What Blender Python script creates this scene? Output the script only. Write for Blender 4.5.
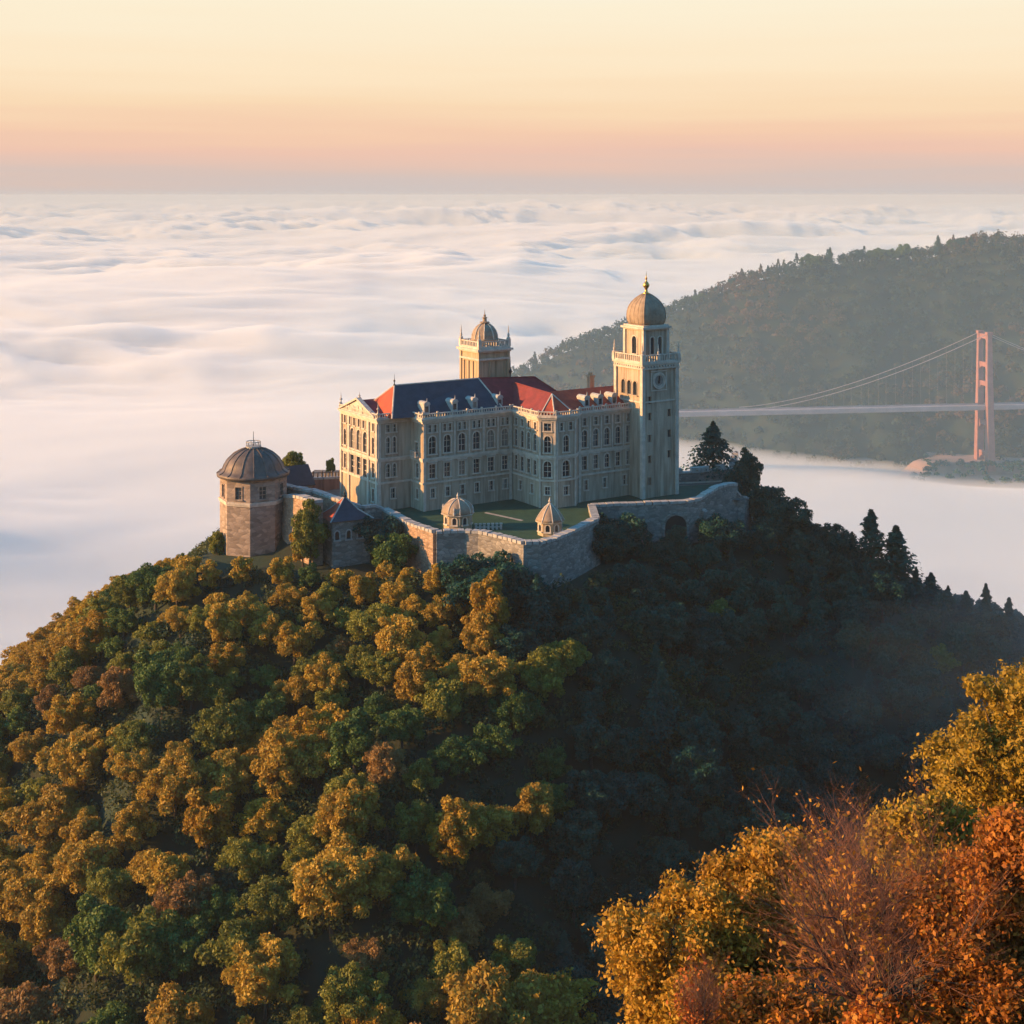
import bpy, math, random
import numpy as np
from mathutils import Vector

for o in list(bpy.data.objects):
    bpy.data.objects.remove(o)
SC = bpy.context.scene
COL = SC.collection
R = math.radians

# ------------------------------------------------------------------ camera
CAMZ = 61.0
FPX, CX, HY = 1400.0, 512.0, 195.0        # focal length in pixels, centre column, horizon row
cam_d = bpy.data.cameras.new('camera')
cam_d.sensor_width = 36.0
cam_d.lens = FPX / 1024.0 * 36.0
cam_d.shift_y = -(512.0 - HY) / 1024.0
cam_d.clip_start = 0.5
cam_d.clip_end = 120000.0
cam = bpy.data.objects.new('camera', cam_d)
cam.location = (0, 0, CAMZ)
cam.rotation_euler = (R(90), 0, 0)
COL.objects.link(cam)
SC.camera = cam

# ------------------------------------------------------------------ light
SUN_EL = 15.0
TO_SUN = Vector((-1.0, -0.10, 0)).normalized() * math.cos(R(SUN_EL)) + Vector((0, 0, math.sin(R(SUN_EL))))
sun_d = bpy.data.lights.new('sun', 'SUN')
sun_d.energy = 5.0
sun_d.angle = R(0.5)
sun_d.color = (1.0, 0.52, 0.175)
sun = bpy.data.objects.new('sun', sun_d)
sun.rotation_euler = TO_SUN.to_track_quat('Z', 'Y').to_euler()
sun.location = (-200, 100, 300)
COL.objects.link(sun)

W = bpy.data.worlds.new("World")
SC.world = W
W.use_nodes = True
nt = W.node_tree
nt.nodes.clear()
sky = nt.nodes.new('ShaderNodeTexSky')
sky.sky_type = 'NISHITA'
sky.sun_disc = False
sky.sun_elevation = R(SUN_EL)
sky.sun_rotation = math.atan2(TO_SUN.x, TO_SUN.y)
sky.altitude = 300
sky.air_density = 1.0
sky.dust_density = 1.0
sky.ozone_density = 2.5
bg_sky = nt.nodes.new('ShaderNodeBackground')
bg_sky.inputs['Strength'].default_value = 0.15
tint = nt.nodes.new('ShaderNodeMix'); tint.data_type = 'RGBA'; tint.blend_type = 'MULTIPLY'
tint.inputs['Factor'].default_value = 1.0
tint.inputs['B'].default_value = (0.36, 0.93, 1.12, 1)       # clear, cold air overhead
nt.links.new(sky.outputs['Color'], tint.inputs['A'])
nt.links.new(tint.outputs['Result'], bg_sky.inputs['Color'])
# the dawn glow: a warm band that hugs the horizon, fading up into the clear sky
tc = nt.nodes.new('ShaderNodeTexCoord')
sep = nt.nodes.new('ShaderNodeSeparateXYZ')
nt.links.new(tc.outputs['Generated'], sep.inputs[0])
mr = nt.nodes.new('ShaderNodeMapRange')
mr.inputs['From Min'].default_value = 0.0
mr.inputs['From Max'].default_value = 0.16
# thin veils of high stratus: the bands waver a little with direction
smap = nt.nodes.new('ShaderNodeMapping'); smap.inputs['Scale'].default_value = (3.0, 3.0, 75.0)
nt.links.new(tc.outputs['Generated'], smap.inputs[0])
snz = nt.nodes.new('ShaderNodeTexNoise'); snz.inputs['Scale'].default_value = 1.0; snz.inputs['Detail'].default_value = 4
nt.links.new(smap.outputs[0], snz.inputs['Vector'])
sma = nt.nodes.new('ShaderNodeMath'); sma.operation = 'MULTIPLY_ADD'; sma.inputs[1].default_value = 0.030
nt.links.new(snz.outputs['Fac'], sma.inputs[0])
smb = nt.nodes.new('ShaderNodeMath'); smb.operation = 'SUBTRACT'; smb.inputs[1].default_value = 0.015
nt.links.new(sep.outputs['Z'], smb.inputs[0]); nt.links.new(smb.outputs[0], sma.inputs[2])
nt.links.new(sma.outputs[0], mr.inputs['Value'])
ramp = nt.nodes.new('ShaderNodeValToRGB')
nt.links.new(mr.outputs['Result'], ramp.inputs['Fac'])
els = ramp.color_ramp.elements
SKY_STOPS = [(0.0, (0.63, 0.56, 0.54)), (0.09, (0.70, 0.55, 0.49)), (0.19, (0.86, 0.56, 0.44)), (0.28, (0.92, 0.61, 0.43)),
             (0.38, (0.96, 0.71, 0.47)), (0.55, (0.99, 0.80, 0.56)), (0.84, (0.98, 0.87, 0.66)), (1.0, (0.95, 0.90, 0.76))]
while len(els) < len(SKY_STOPS):
    els.new(0.5)
for e, (p, c) in zip(els, SKY_STOPS):
    e.position = p
    e.color = (*c, 1)
bg_band = nt.nodes.new('ShaderNodeBackground')
bg_band.inputs['Strength'].default_value = 0.50
nt.links.new(ramp.outputs['Color'], bg_band.inputs['Color'])
mr2 = nt.nodes.new('ShaderNodeMapRange')
mr2.interpolation_type = 'SMOOTHSTEP'
mr2.inputs['From Min'].default_value = 0.14
mr2.inputs['From Max'].default_value = 0.22
nt.links.new(sep.outputs['Z'], mr2.inputs['Value'])
mix = nt.nodes.new('ShaderNodeMixShader')
nt.links.new(mr2.outputs['Result'], mix.inputs['Fac'])
nt.links.new(bg_band.outputs[0], mix.inputs[1])
nt.links.new(bg_sky.outputs[0], mix.inputs[2])
wo = nt.nodes.new('ShaderNodeOutputWorld')
nt.links.new(mix.outputs[0], wo.inputs['Surface'])

SC.view_settings.view_transform = 'Standard'
SC.view_settings.look = 'None'
SC.view_settings.gamma = 1.0
SC.view_settings.exposure = 1.0
SC.view_settings.use_curve_mapping = False
SC.render.engine = 'CYCLES'
cy = SC.cycles
cy.use_denoising = True
cy.max_bounces = 10
cy.diffuse_bounces = 3
cy.glossy_bounces = 2
cy.transmission_bounces = 2
cy.volume_bounces = 7
cy.transparent_max_bounces = 8
cy.sample_clamp_indirect = 6.0

# ------------------------------------------------------------------ small helpers
def P(x, y, Y):
    """the point of the place that the photo's pixel (x, y) shows at distance Y"""
    return Vector(((x - CX) * Y / FPX, Y, CAMZ - (y - HY) * Y / FPX))

def XatZ(x, y, Z):
    Y = FPX * (CAMZ - Z) / (y - HY)
    return ((x - CX) * Y / FPX, Y)

def tag(o, label=None, cat=None, group=None, kind=None):
    if label: o['label'] = label
    if cat: o['category'] = cat
    if group: o['group'] = group
    if kind: o['kind'] = kind
    return o

def empty(name, loc=(0, 0, 0), rz=0.0):
    o = bpy.data.objects.new(name, None)
    o.location = loc
    o.rotation_euler = (0, 0, rz)
    o.empty_display_size = 1.0
    COL.objects.link(o)
    return o

def link_mesh(name, me, parent=None, mats=()):
    for m in mats:
        me.materials.append(m)
    o = bpy.data.objects.new(name, me)
    COL.objects.link(o)
    if parent: o.parent = parent
    return o

class MB:
    def __init__(s):
        s.v, s.f, s.m = [], [], []
    def add(s, vs, fs, m=0):
        o = len(s.v)
        s.v += [tuple(p) for p in vs]
        s.f += [tuple(i + o for i in f) for f in fs]
        s.m += [m] * len(fs)
    def poly(s, pts, m=0):
        s.add(pts, [tuple(range(len(pts)))], m)
    def box(s, x0, x1, y0, y1, z0, z1, m=0):
        vs = [(x0, y0, z0), (x1, y0, z0), (x1, y1, z0), (x0, y1, z0), (x0, y0, z1), (x1, y0, z1), (x1, y1, z1), (x0, y1, z1)]
        s.add(vs, [(0, 3, 2, 1), (4, 5, 6, 7), (0, 1, 5, 4), (1, 2, 6, 5), (2, 3, 7, 6), (3, 0, 4, 7)], m)
    def fbox(s, F, s0, s1, o0, o1, z0, z1, m=0):
        """box in a facade frame F: along, outward, up"""
        vs = [F(a, b, c) for c in (z0, z1) for a, b in ((s0, o0), (s1, o0), (s1, o1), (s0, o1))]
        s.add(vs, [(0, 1, 2, 3), (7, 6, 5, 4), (4, 5, 1, 0), (5, 6, 2, 1), (6, 7, 3, 2), (7, 4, 0, 3)], m)
    def prism(s, pts, z0, z1, m=0, cap=True):
        n = len(pts)
        vs = [(p[0], p[1], z0) for p in pts] + [(p[0], p[1], z1) for p in pts]
        fs = [(i, (i + 1) % n, n + (i + 1) % n, n + i) for i in range(n)]
        if cap:
            fs += [tuple(range(n - 1, -1, -1)), tuple(range(n, 2 * n))]
        s.add(vs, fs, m)
    def lathe(s, prof, n=24, cx=0, cy=0, m=0, a0=0.0, sq=None):
        """prof: (radius, z) list; sq: superellipse exponent for a rounded square plan"""
        vs, fs = [], []
        for r, z in prof:
            for k in range(n):
                a = a0 + 2 * math.pi * k / n
                c, q = math.cos(a), math.sin(a)
                rr = r
                if sq:
                    b = a - a0
                    rr = r / (abs(math.cos(b)) ** sq + abs(math.sin(b)) ** sq) ** (1.0 / sq)
                vs.append((cx + rr * c, cy + rr * q, z))
        for i in range(len(prof) - 1):
            for k in range(n):
                k2 = (k + 1) % n
                fs.append((i * n + k, i * n + k2, (i + 1) * n + k2, (i + 1) * n + k))
        if prof[0][0] > 1e-4: fs.append(tuple(range(n - 1, -1, -1)))
        if prof[-1][0] > 1e-4:
            b = (len(prof) - 1) * n
            fs.append(tuple(range(b, b + n)))
        s.add(vs, fs, m)
    def tube(s, p, q, r0, r1, n=5, m=0):
        p, q = Vector(p), Vector(q)
        d = (q - p)
        if d.length < 1e-6: return
        d.normalize()
        a = d.cross(Vector((0, 0, 1)) if abs(d.z) < .9 else Vector((1, 0, 0))).normalized()
        b = d.cross(a)
        vs = []
        for c, r in ((p, r0), (q, r1)):
            for k in range(n):
                t = 2 * math.pi * k / n
                vs.append(c + a * (r * math.cos(t)) + b * (r * math.sin(t)))
        fs = [(k, n + k, n + (k + 1) % n, (k + 1) % n) for k in range(n)]
        fs += [tuple(range(n)), tuple(range(2 * n - 1, n - 1, -1))]
        s.add(vs, fs, m)
    def build(s, name, mats, parent=None, smooth=False):
        me = bpy.data.meshes.new(name)
        me.from_pydata([tuple(map(float, v)) for v in s.v], [], s.f)
        if not isinstance(mats, (list, tuple)): mats = [mats]
        for m in mats: me.materials.append(m)
        if len(mats) > 1:
            me.polygons.foreach_set('material_index', s.m)
        if smooth:
            me.polygons.foreach_set('use_smooth', [True] * len(me.polygons))
        me.update()
        o = bpy.data.objects.new(name, me)
        COL.objects.link(o)
        if parent: o.parent = parent
        return o

def quads_mesh(name, V, mats=(), smooth=False):
    """V: (n,4,3) array of quads"""
    n = len(V)
    me = bpy.data.meshes.new(name)
    me.vertices.add(n * 4)
    me.vertices.foreach_set('co', V.astype(np.float32).ravel())
    me.loops.add(n * 4)
    me.loops.foreach_set('vertex_index', np.arange(n * 4, dtype=np.int32))
    me.polygons.add(n)
    me.polygons.foreach_set('loop_start', np.arange(0, n * 4, 4, dtype=np.int32))
    for m in mats: me.materials.append(m)
    me.update(calc_edges=True)
    return me

def grid_mesh(name, X, Y, Z, smooth=True):
    nr, nc = X.shape
    me = bpy.data.meshes.new(name)
    me.vertices.add(nr * nc)
    me.vertices.foreach_set('co', np.stack([X, Y, Z], -1).astype(np.float32).ravel())
    idx = np.arange(nr * nc, dtype=np.int32).reshape(nr, nc)
    q = np.stack([idx[:-1, :-1], idx[:-1, 1:], idx[1:, 1:], idx[1:, :-1]], -1).reshape(-1, 4)
    me.loops.add(q.size)
    me.loops.foreach_set('vertex_index', q.ravel())
    me.polygons.add(len(q))
    me.polygons.foreach_set('loop_start', np.arange(0, q.size, 4, dtype=np.int32))
    me.polygons.foreach_set('use_smooth', np.full(len(q), smooth))
    me.update(calc_edges=True)
    return me

# gradient noise on numpy arrays
_rng = np.random.default_rng(11)
_perm = np.concatenate([_rng.permutation(256)] * 3)
_ang = _rng.random(256) * 2 * np.pi
_gx, _gy = np.cos(_ang), np.sin(_ang)
def perlin(x, y):
    x = np.asarray(x, float); y = np.asarray(y, float)
    xi = np.floor(x).astype(int); yi = np.floor(y).astype(int)
    xf, yf = x - xi, y - yi
    u = xf ** 3 * (xf * (xf * 6 - 15) + 10); v = yf ** 3 * (yf * (yf * 6 - 15) + 10)
    def g(ix, iy, dx, dy):
        h = _perm[(_perm[ix & 255] + iy) & 255]
        return _gx[h] * dx + _gy[h] * dy
    a = g(xi, yi, xf, yf); b = g(xi + 1, yi, xf - 1, yf)
    c = g(xi, yi + 1, xf, yf - 1); d = g(xi + 1, yi + 1, xf - 1, yf - 1)
    return 1.5 * ((a + u * (b - a)) * (1 - v) + (c + u * (d - c)) * v)
def fbm(x, y, octs=4, gain=0.5):
    s, a = 0.0, 1.0
    for k in range(octs):
        s = s + a * perlin(x * 2 ** k + 17.3 * k, y * 2 ** k - 9.1 * k)
        a *= gain
    return s
def sstep(a, b, x):
    t = np.clip((x - a) / (b - a), 0, 1)
    return t * t * (3 - 2 * t)

# ------------------------------------------------------------------ materials
def mat(name, col, rough=0.85, var=0.25, scale=0.6, bump=0.0, bscale=3.0, col2=None, metal=0.0, spec=0.3, streak=False, coords='Object'):
    m = bpy.data.materials.new(name)
    m.use_nodes = True
    t = m.node_tree; n = t.nodes; L = t.links
    b = n['Principled BSDF']
    b.inputs['Roughness'].default_value = rough
    b.inputs['Metallic'].default_value = metal
    b.inputs['Specular IOR Level'].default_value = spec
    co = n.new('ShaderNodeTexCoord')
    vec = co.outputs[coords]
    if streak:
        mp = n.new('ShaderNodeMapping'); mp.inputs['Scale'].default_value = (1, 1, 0.22)
        L.new(vec, mp.inputs[0]); vec2 = mp.outputs[0]
    else:
        vec2 = vec
    nz = n.new('ShaderNodeTexNoise'); nz.inputs['Scale'].default_value = scale; nz.inputs['Detail'].default_value = 6; nz.inputs['Roughness'].default_value = .65
    L.new(vec2, nz.inputs['Vector'])
    rp = n.new('ShaderNodeValToRGB')
    c2 = col2 or tuple(c * (1 - var) for c in col)
    rp.color_ramp.elements[0].position = 0.36; rp.color_ramp.elements[0].color = (*c2, 1)
    rp.color_ramp.elements[1].position = 0.64; rp.color_ramp.elements[1].color = (*col, 1)
    L.new(nz.outputs['Fac'], rp.inputs['Fac'])
    out = rp.outputs['Color']
    if streak:                                  # rain streaks and soot that run down the wall
        m3 = n.new('ShaderNodeMapping'); m3.inputs['Scale'].default_value = (1, 1, .07)
        L.new(vec, m3.inputs[0])
        n3 = n.new('ShaderNodeTexNoise'); n3.inputs['Scale'].default_value = 1.7; n3.inputs['Detail'].default_value = 4
        L.new(m3.outputs[0], n3.inputs['Vector'])
        r3 = n.new('ShaderNodeValToRGB'); r3.color_ramp.elements[0].position = .30; r3.color_ramp.elements[0].color = (.62, .58, .54, 1)
        r3.color_ramp.elements[1].position = .55; r3.color_ramp.elements[1].color = (1, 1, 1, 1)
        L.new(n3.outputs['Fac'], r3.inputs['Fac'])
        mu = n.new('ShaderNodeMix'); mu.data_type = 'RGBA'; mu.blend_type = 'MULTIPLY'; mu.inputs['Factor'].default_value = 1
        L.new(out, mu.inputs['A']); L.new(r3.outputs['Color'], mu.inputs['B']); out = mu.outputs['Result']
    L.new(out, b.inputs['Base Color'])
    if bump:
        n2 = n.new('ShaderNodeTexNoise'); n2.inputs['Scale'].default_value = bscale; n2.inputs['Detail'].default_value = 5
        L.new(vec, n2.inputs['Vector'])
        bp = n.new('ShaderNodeBump'); bp.inputs['Strength'].default_value = bump; bp.inputs['Distance'].default_value = .2
        L.new(n2.outputs['Fac'], bp.inputs['Height']); L.new(bp.outputs['Normal'], b.inputs['Normal'])
    return m

def stone_mat(name, col, mortar, scale=1.4, bump=.5, patch=None, squash=2.2):
    """rubble / ashlar masonry: voronoi stones with mortar, weathering patches"""
    m = bpy.data.materials.new(name); m.use_nodes = True
    t = m.node_tree; n = t.nodes; L = t.links
    b = n['Principled BSDF']; b.inputs['Roughness'].default_value = .92; b.inputs['Specular IOR Level'].default_value = .2
    co = n.new('ShaderNodeTexCoord')
    mp = n.new('ShaderNodeMapping'); mp.inputs['Scale'].default_value = (1, 1, squash)
    L.new(co.outputs['Object'], mp.inputs[0])
    vo = n.new('ShaderNodeTexVoronoi'); vo.inputs['Scale'].default_value = scale
    L.new(mp.outputs[0], vo.inputs['Vector'])
    ve = n.new('ShaderNodeTexVoronoi'); ve.feature = 'DISTANCE_TO_EDGE'; ve.inputs['Scale'].default_value = scale
    L.new(mp.outputs[0], ve.inputs['Vector'])
    hs = n.new('ShaderNodeSeparateColor'); L.new(vo.outputs['Color'], hs.inputs[0])
    rp = n.new('ShaderNodeValToRGB')
    rp.color_ramp.elements[0].color = (*[c * .55 for c in col], 1); rp.color_ramp.elements[1].color = (*[min(1, c * 1.25) for c in col], 1)
    L.new(hs.outputs[0], rp.inputs['Fac'])
    nz = n.new('ShaderNodeTexNoise'); nz.inputs['Scale'].default_value = .35; nz.inputs['Detail'].default_value = 6
    L.new(co.outputs['Object'], nz.inputs['Vector'])
    r2 = n.new('ShaderNodeValToRGB'); r2.color_ramp.elements[0].position = .40; r2.color_ramp.elements[1].position = .72; r2.color_ramp.elements[1].color = (.6, .6, .6, 1)
    L.new(nz.outputs['Fac'], r2.inputs['Fac'])
    mx = n.new('ShaderNodeMix'); mx.data_type = 'RGBA'
    L.new(r2.outputs['Color'], mx.inputs['Factor']); L.new(rp.outputs['Color'], mx.inputs['A']); mx.inputs['B'].default_value = (*(patch or [c * .6 for c in col]), 1)
    mf = n.new('ShaderNodeMath'); mf.operation = 'MULTIPLY'; mf.inputs[1].default_value = 1.0
    lt = n.new('ShaderNodeMapRange'); lt.inputs['From Max'].default_value = .07; lt.inputs['To Min'].default_value = 1; lt.inputs['To Max'].default_value = 0
    L.new(ve.outputs['Distance'], lt.inputs['Value'])
    m2 = n.new('ShaderNodeMix'); m2.data_type = 'RGBA'
    L.new(lt.outputs['Result'], m2.inputs['Factor']); L.new(mx.outputs['Result'], m2.inputs['A']); m2.inputs['B'].default_value = (*mortar, 1)
    L.new(m2.outputs['Result'], b.inputs['Base Color'])
    bp = n.new('ShaderNodeBump'); bp.inputs['Strength'].default_value = bump; bp.inputs['Distance'].default_value = .25
    L.new(ve.outputs['Distance'], bp.inputs['Height']); L.new(bp.outputs['Normal'], b.inputs['Normal'])
    return m

def roof_mat(name, col, col2, rows=2.6):
    """tiles in courses: a wave up the slope for the courses, noise for the colour of the single tiles"""
    m = bpy.data.materials.new(name); m.use_nodes = True
    t = m.node_tree; n = t.nodes; L = t.links
    b = n['Principled BSDF']; b.inputs['Roughness'].default_value = .75; b.inputs['Specular IOR Level'].default_value = .25
    co = n.new('ShaderNodeTexCoord')
    nz = n.new('ShaderNodeTexNoise'); nz.inputs['Scale'].default_value = .5; nz.inputs['Detail'].default_value = 8; nz.inputs['Roughness'].default_value = .75
    L.new(co.outputs['Object'], nz.inputs['Vector'])
    rp = n.new('ShaderNodeValToRGB'); rp.color_ramp.elements[0].position = .35; rp.color_ramp.elements[1].position = .68
    rp.color_ramp.elements[0].color = (*col2, 1); rp.color_ramp.elements[1].color = (*col, 1)
    L.new(nz.outputs['Fac'], rp.inputs['Fac']); L.new(rp.outputs['Color'], b.inputs['Base Color'])
    wv = n.new('ShaderNodeTexWave'); wv.bands_direction = 'Z'; wv.wave_profile = 'SAW'; wv.inputs['Scale'].default_value = rows; wv.inputs['Distortion'].default_value = .4
    L.new(co.outputs['Object'], wv.inputs['Vector'])
    bp = n.new('ShaderNodeBump'); bp.inputs['Strength'].default_value = .5; bp.inputs['Distance'].default_value = .08
    L.new(wv.outputs['Fac'], bp.inputs['Height']); L.new(bp.outputs['Normal'], b.inputs['Normal'])
    return m

def foliage(name, c1, c2, c3=None, nscale=.0, trans=.3):
    """leaves: each leaf (mesh island) and each tree takes its own mix of the colours"""
    m = bpy.data.materials.new(name); m.use_nodes = True
    t = m.node_tree; n = t.nodes; L = t.links
    b = n['Principled BSDF']; b.inputs['Roughness'].default_value = .6; b.inputs['Specular IOR Level'].default_value = .25
    ge = n.new('ShaderNodeNewGeometry'); oi = n.new('ShaderNodeObjectInfo')
    ad = n.new('ShaderNodeMath'); ad.operation = 'MULTIPLY_ADD'; ad.inputs[1].default_value = .55
    L.new(ge.outputs['Random Per Island'], ad.inputs[0])
    ml = n.new('ShaderNodeMath'); ml.operation = 'MULTIPLY'; ml.inputs[1].default_value = .45
    L.new(oi.outputs['Random'], ml.inputs[0]); L.new(ml.outputs[0], ad.inputs[2])
    fac = ad.outputs[0]
    if nscale:
        co = n.new('ShaderNodeTexCoord'); nz = n.new('ShaderNodeTexNoise'); nz.inputs['Scale'].default_value = nscale; nz.inputs['Detail'].default_value = 3
        L.new(co.outputs['Object'], nz.inputs['Vector'])
        mm = n.new('ShaderNodeMapRange'); mm.inputs['From Min'].default_value = .36; mm.inputs['From Max'].default_value = .66
        L.new(nz.outputs['Fac'], mm.inputs['Value'])
        a2 = n.new('ShaderNodeMath'); a2.operation = 'MULTIPLY_ADD'; a2.inputs[1].default_value = .4
        L.new(ge.outputs['Random Per Island'], a2.inputs[0])
        m3 = n.new('ShaderNodeMath'); m3.operation = 'MULTIPLY'; m3.inputs[1].default_value = .6
        L.new(mm.outputs['Result'], m3.inputs[0]); L.new(m3.outputs[0], a2.inputs[2])
        fac = a2.outputs[0]
    rp = n.new('ShaderNodeValToRGB')
    e = rp.color_ramp.elements
    e[0].position = .12; e[0].color = (*c1, 1); e[1].position = .88; e[1].color = (*(c3 or c2), 1)
    if c3:
        k = e.new(.5); k.color = (*c2, 1)
    L.new(fac, rp.inputs['Fac']); L.new(rp.outputs['Color'], b.inputs['Base Color'])
    tr = n.new('ShaderNodeBsdfTranslucent'); L.new(rp.outputs['Color'], tr.inputs['Color'])
    mx = n.new('ShaderNodeMixShader'); mx.inputs['Fac'].default_value = trans
    L.new(b.outputs[0], mx.inputs[1]); L.new(tr.outputs[0], mx.inputs[2])
    L.new(mx.outputs[0], n['Material Output'].inputs['Surface'])
    return m

def volume_mat(name, density, color=(1, 1, 1), aniso=0.0):
    m = bpy.data.materials.new(name); m.use_nodes = True
    t = m.node_tree; t.nodes.clear()
    o = t.nodes.new('ShaderNodeOutputMaterial'); v = t.nodes.new('ShaderNodeVolumePrincipled')
    v.inputs['Color'].default_value = (*color, 1)
    v.inputs['Density'].default_value = density
    v.inputs['Anisotropy'].default_value = aniso
    t.links.new(v.outputs[0], o.inputs['Volume'])
    return m

M = {
    'wall': mat('palace_stone', (.52, .415, .30), .9, .34, .35, .15, 2.0, streak=True),
    'trim': mat('pale_stone_trim', (.62, .53, .42), .85, .3, .9, .2, 3.0),
    'tower': mat('tower_stone', (.49, .39, .28), .9, .34, .45, .3, 2.2, streak=True),
    'glass': mat('window_glass', (.035, .045, .055), .12, .3, .3, spec=.6),
    'slate': roof_mat('slate_tiles', (.060, .072, .095), (.035, .045, .062)),
    'red': roof_mat('red_clay_tiles', (.50, .095, .042), (.27, .05, .032)),
    'maroon': roof_mat('maroon_clay_tiles', (.26, .045, .045), (.14, .028, .032)),
    'dome': mat('weathered_dome_metal', (.17, .13, .105), .55, .4, .7, .15, 4.0, metal=.25),
    'dome_stone': mat('weathered_dome_stone', (.36, .265, .18), .8, .35, .8, .25, 3.0),
    'gold': mat('gilded_finial', (.65, .38, .10), .35, .3, 2.0, metal=.9),
    'iron': mat('dark_iron', (.05, .045, .045), .5, .3, 2.0, metal=.6),
    'rubble': stone_mat('rubble_masonry', (.29, .26, .22), (.16, .145, .125), .9, .6),
    'brick': stone_mat('brick_masonry', (.38, .25, .165), (.22, .16, .12), 1.1, .6, patch=(.38, .28, .19)),
    'bastion': stone_mat('bastion_masonry', (.34, .26, .20), (.24, .19, .15), .8, .35, patch=(.30, .22, .17)),
    'coping': mat('coping_stone', (.48, .45, .40), .9, .35, 1.5, .3, 3.0),
    'plaster': mat('ochre_plaster', (.50, .38, .24), .9, .25, .5, .15, 2.0, streak=True),
    'rose': mat('rose_plaster', (.33, .19, .15), .9, .3, .5, .15, 2.0, streak=True),
    'bark': mat('bark', (.10, .075, .055), .95, .4, 3.0, .5, 6.0),
    'bark_red': mat('reddish_bark', (.13, .055, .04), .9, .4, 3.0, .4, 6.0),
}

def glass_mat():
    m = bpy.data.materials.new('window_glass'); m.use_nodes = True
    t = m.node_tree; b = t.nodes['Principled BSDF']; b.inputs['Roughness'].default_value = .15; b.inputs['Specular IOR Level'].default_value = .6
    oi = t.nodes.new('ShaderNodeObjectInfo'); rp = t.nodes.new('ShaderNodeValToRGB')
    rp.color_ramp.interpolation = 'CONSTANT'
    e = rp.color_ramp.elements; e[0].color = (.022, .030, .038, 1); e[1].position = .86; e[1].color = (.24, .21, .17, 1)
    for p, c in ((.35, (.04, .05, .06)), (.62, (.075, .08, .085))):
        k = e.new(p); k.color = (*c, 1)
    t.links.new(oi.outputs['Random'], rp.inputs['Fac']); t.links.new(rp.outputs['Color'], b.inputs['Base Color'])
    return m
M['glass'] = glass_mat()
# ------------------------------------------------------------------ the land
PLATEAU = np.array([(-58.5, 261), (-51, 259), (-44, 255), (-30, 251.5), (-22, 252), (-14, 245), (-3, 246), (4, 239), (12, 241), (17.5, 254), (37, 270), (48, 282), (50, 312), (-48, 316), (-57, 290)], float)
def poly_sdf(X, Y, poly):
    d = np.full(X.shape, 1e9); inside = np.zeros(X.shape, bool)
    n = len(poly)
    for i in range(n):
        ax, ay = poly[i]; bx, by = poly[(i + 1) % n]
        ex, ey = bx - ax, by - ay
        t = np.clip(((X - ax) * ex + (Y - ay) * ey) / (ex * ex + ey * ey), 0, 1)
        d = np.minimum(d, np.hypot(X - ax - t * ex, Y - ay - t * ey))
        c = ((ay > Y) != (by > Y)) & (X < (bx - ax) * (Y - ay) / (by - ay + 1e-12) + ax)
        inside ^= c
    return np.where(inside, -d, d)
SPUR = [(-17, 246, -9.0), (-17, 210, -23.5), (-15, 175, -38.5), (-13, 120, -64.0), (-10, 60, -94.0)]
def hill_h(X, Y):
    d = poly_sdf(X, Y, PLATEAU)
    dp = np.maximum(d, 0)
    rightfront = sstep(-10, 26, X) * sstep(256, 222, Y)
    slope = .50 + .24 * rightfront + .24 * sstep(-56, -66, X)
    h = -7 - slope * dp - .0009 * np.clip(dp - 60, 0, 300) ** 2
    h = h + 6.2 * sstep(7, 14, -d)
    for (ax, ay, az), (bx, by, bz) in zip(SPUR[:-1], SPUR[1:]):
        ex, ey = bx - ax, by - ay
        t = np.clip(((X - ax) * ex + (Y - ay) * ey) / (ex * ex + ey * ey), 0, 1)
        perp = np.hypot(X - ax - t * ex, Y - ay - t * ey)
        hs = az + t * (bz - az) - np.where(X > ax + t * ex, .85, .60) * (np.sqrt(perp ** 2 + 36) - 6)
        k = 5.0                                   # smooth maximum
        hs = np.where(d > 0, hs, -99)
        h = np.maximum(h, hs) + k * .25 * np.maximum(1 - np.abs(h - hs) / k, 0) ** 2
    # small ridges and gullies that run down to the left
    w = X * .80 - Y * .60
    gul = perlin(w / 34.0 + 3.7, (X * .6 + Y * .8) / 120.0) + .4 * perlin(X / 19.0, Y / 19.0)
    h = h + 4.2 * gul * sstep(4, 30, d)
    return h
def near_h(X, Y):
    return 39.85 - .30 * Y + .35 * X - .02 * np.maximum(Y - 50, 0) ** 2 - .06 * np.maximum(4 - X, 0) ** 2 * sstep(5, 30, Y) + .5 * perlin(X / 7, Y / 7)
def land_h(X, Y):
    X = np.asarray(X, float); Y = np.asarray(Y, float)
    return np.maximum(np.maximum(hill_h(X, Y), near_h(X, Y)), -420)

gx, gy = np.meshgrid(np.arange(-560, 561, 5.0), np.arange(-80, 860, 5.0))
soil = mat('forest_floor', (.022, .040, .022), .95, .5, .08, .6, .8, col2=(.030, .030, .016))
land = link_mesh('hill_terrain', grid_mesh('hill_terrain', gx, gy, land_h(gx, gy)), None, [soil])
tag(land, 'steep wooded hill carrying the palace on its top', 'hill', kind='structure')

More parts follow.
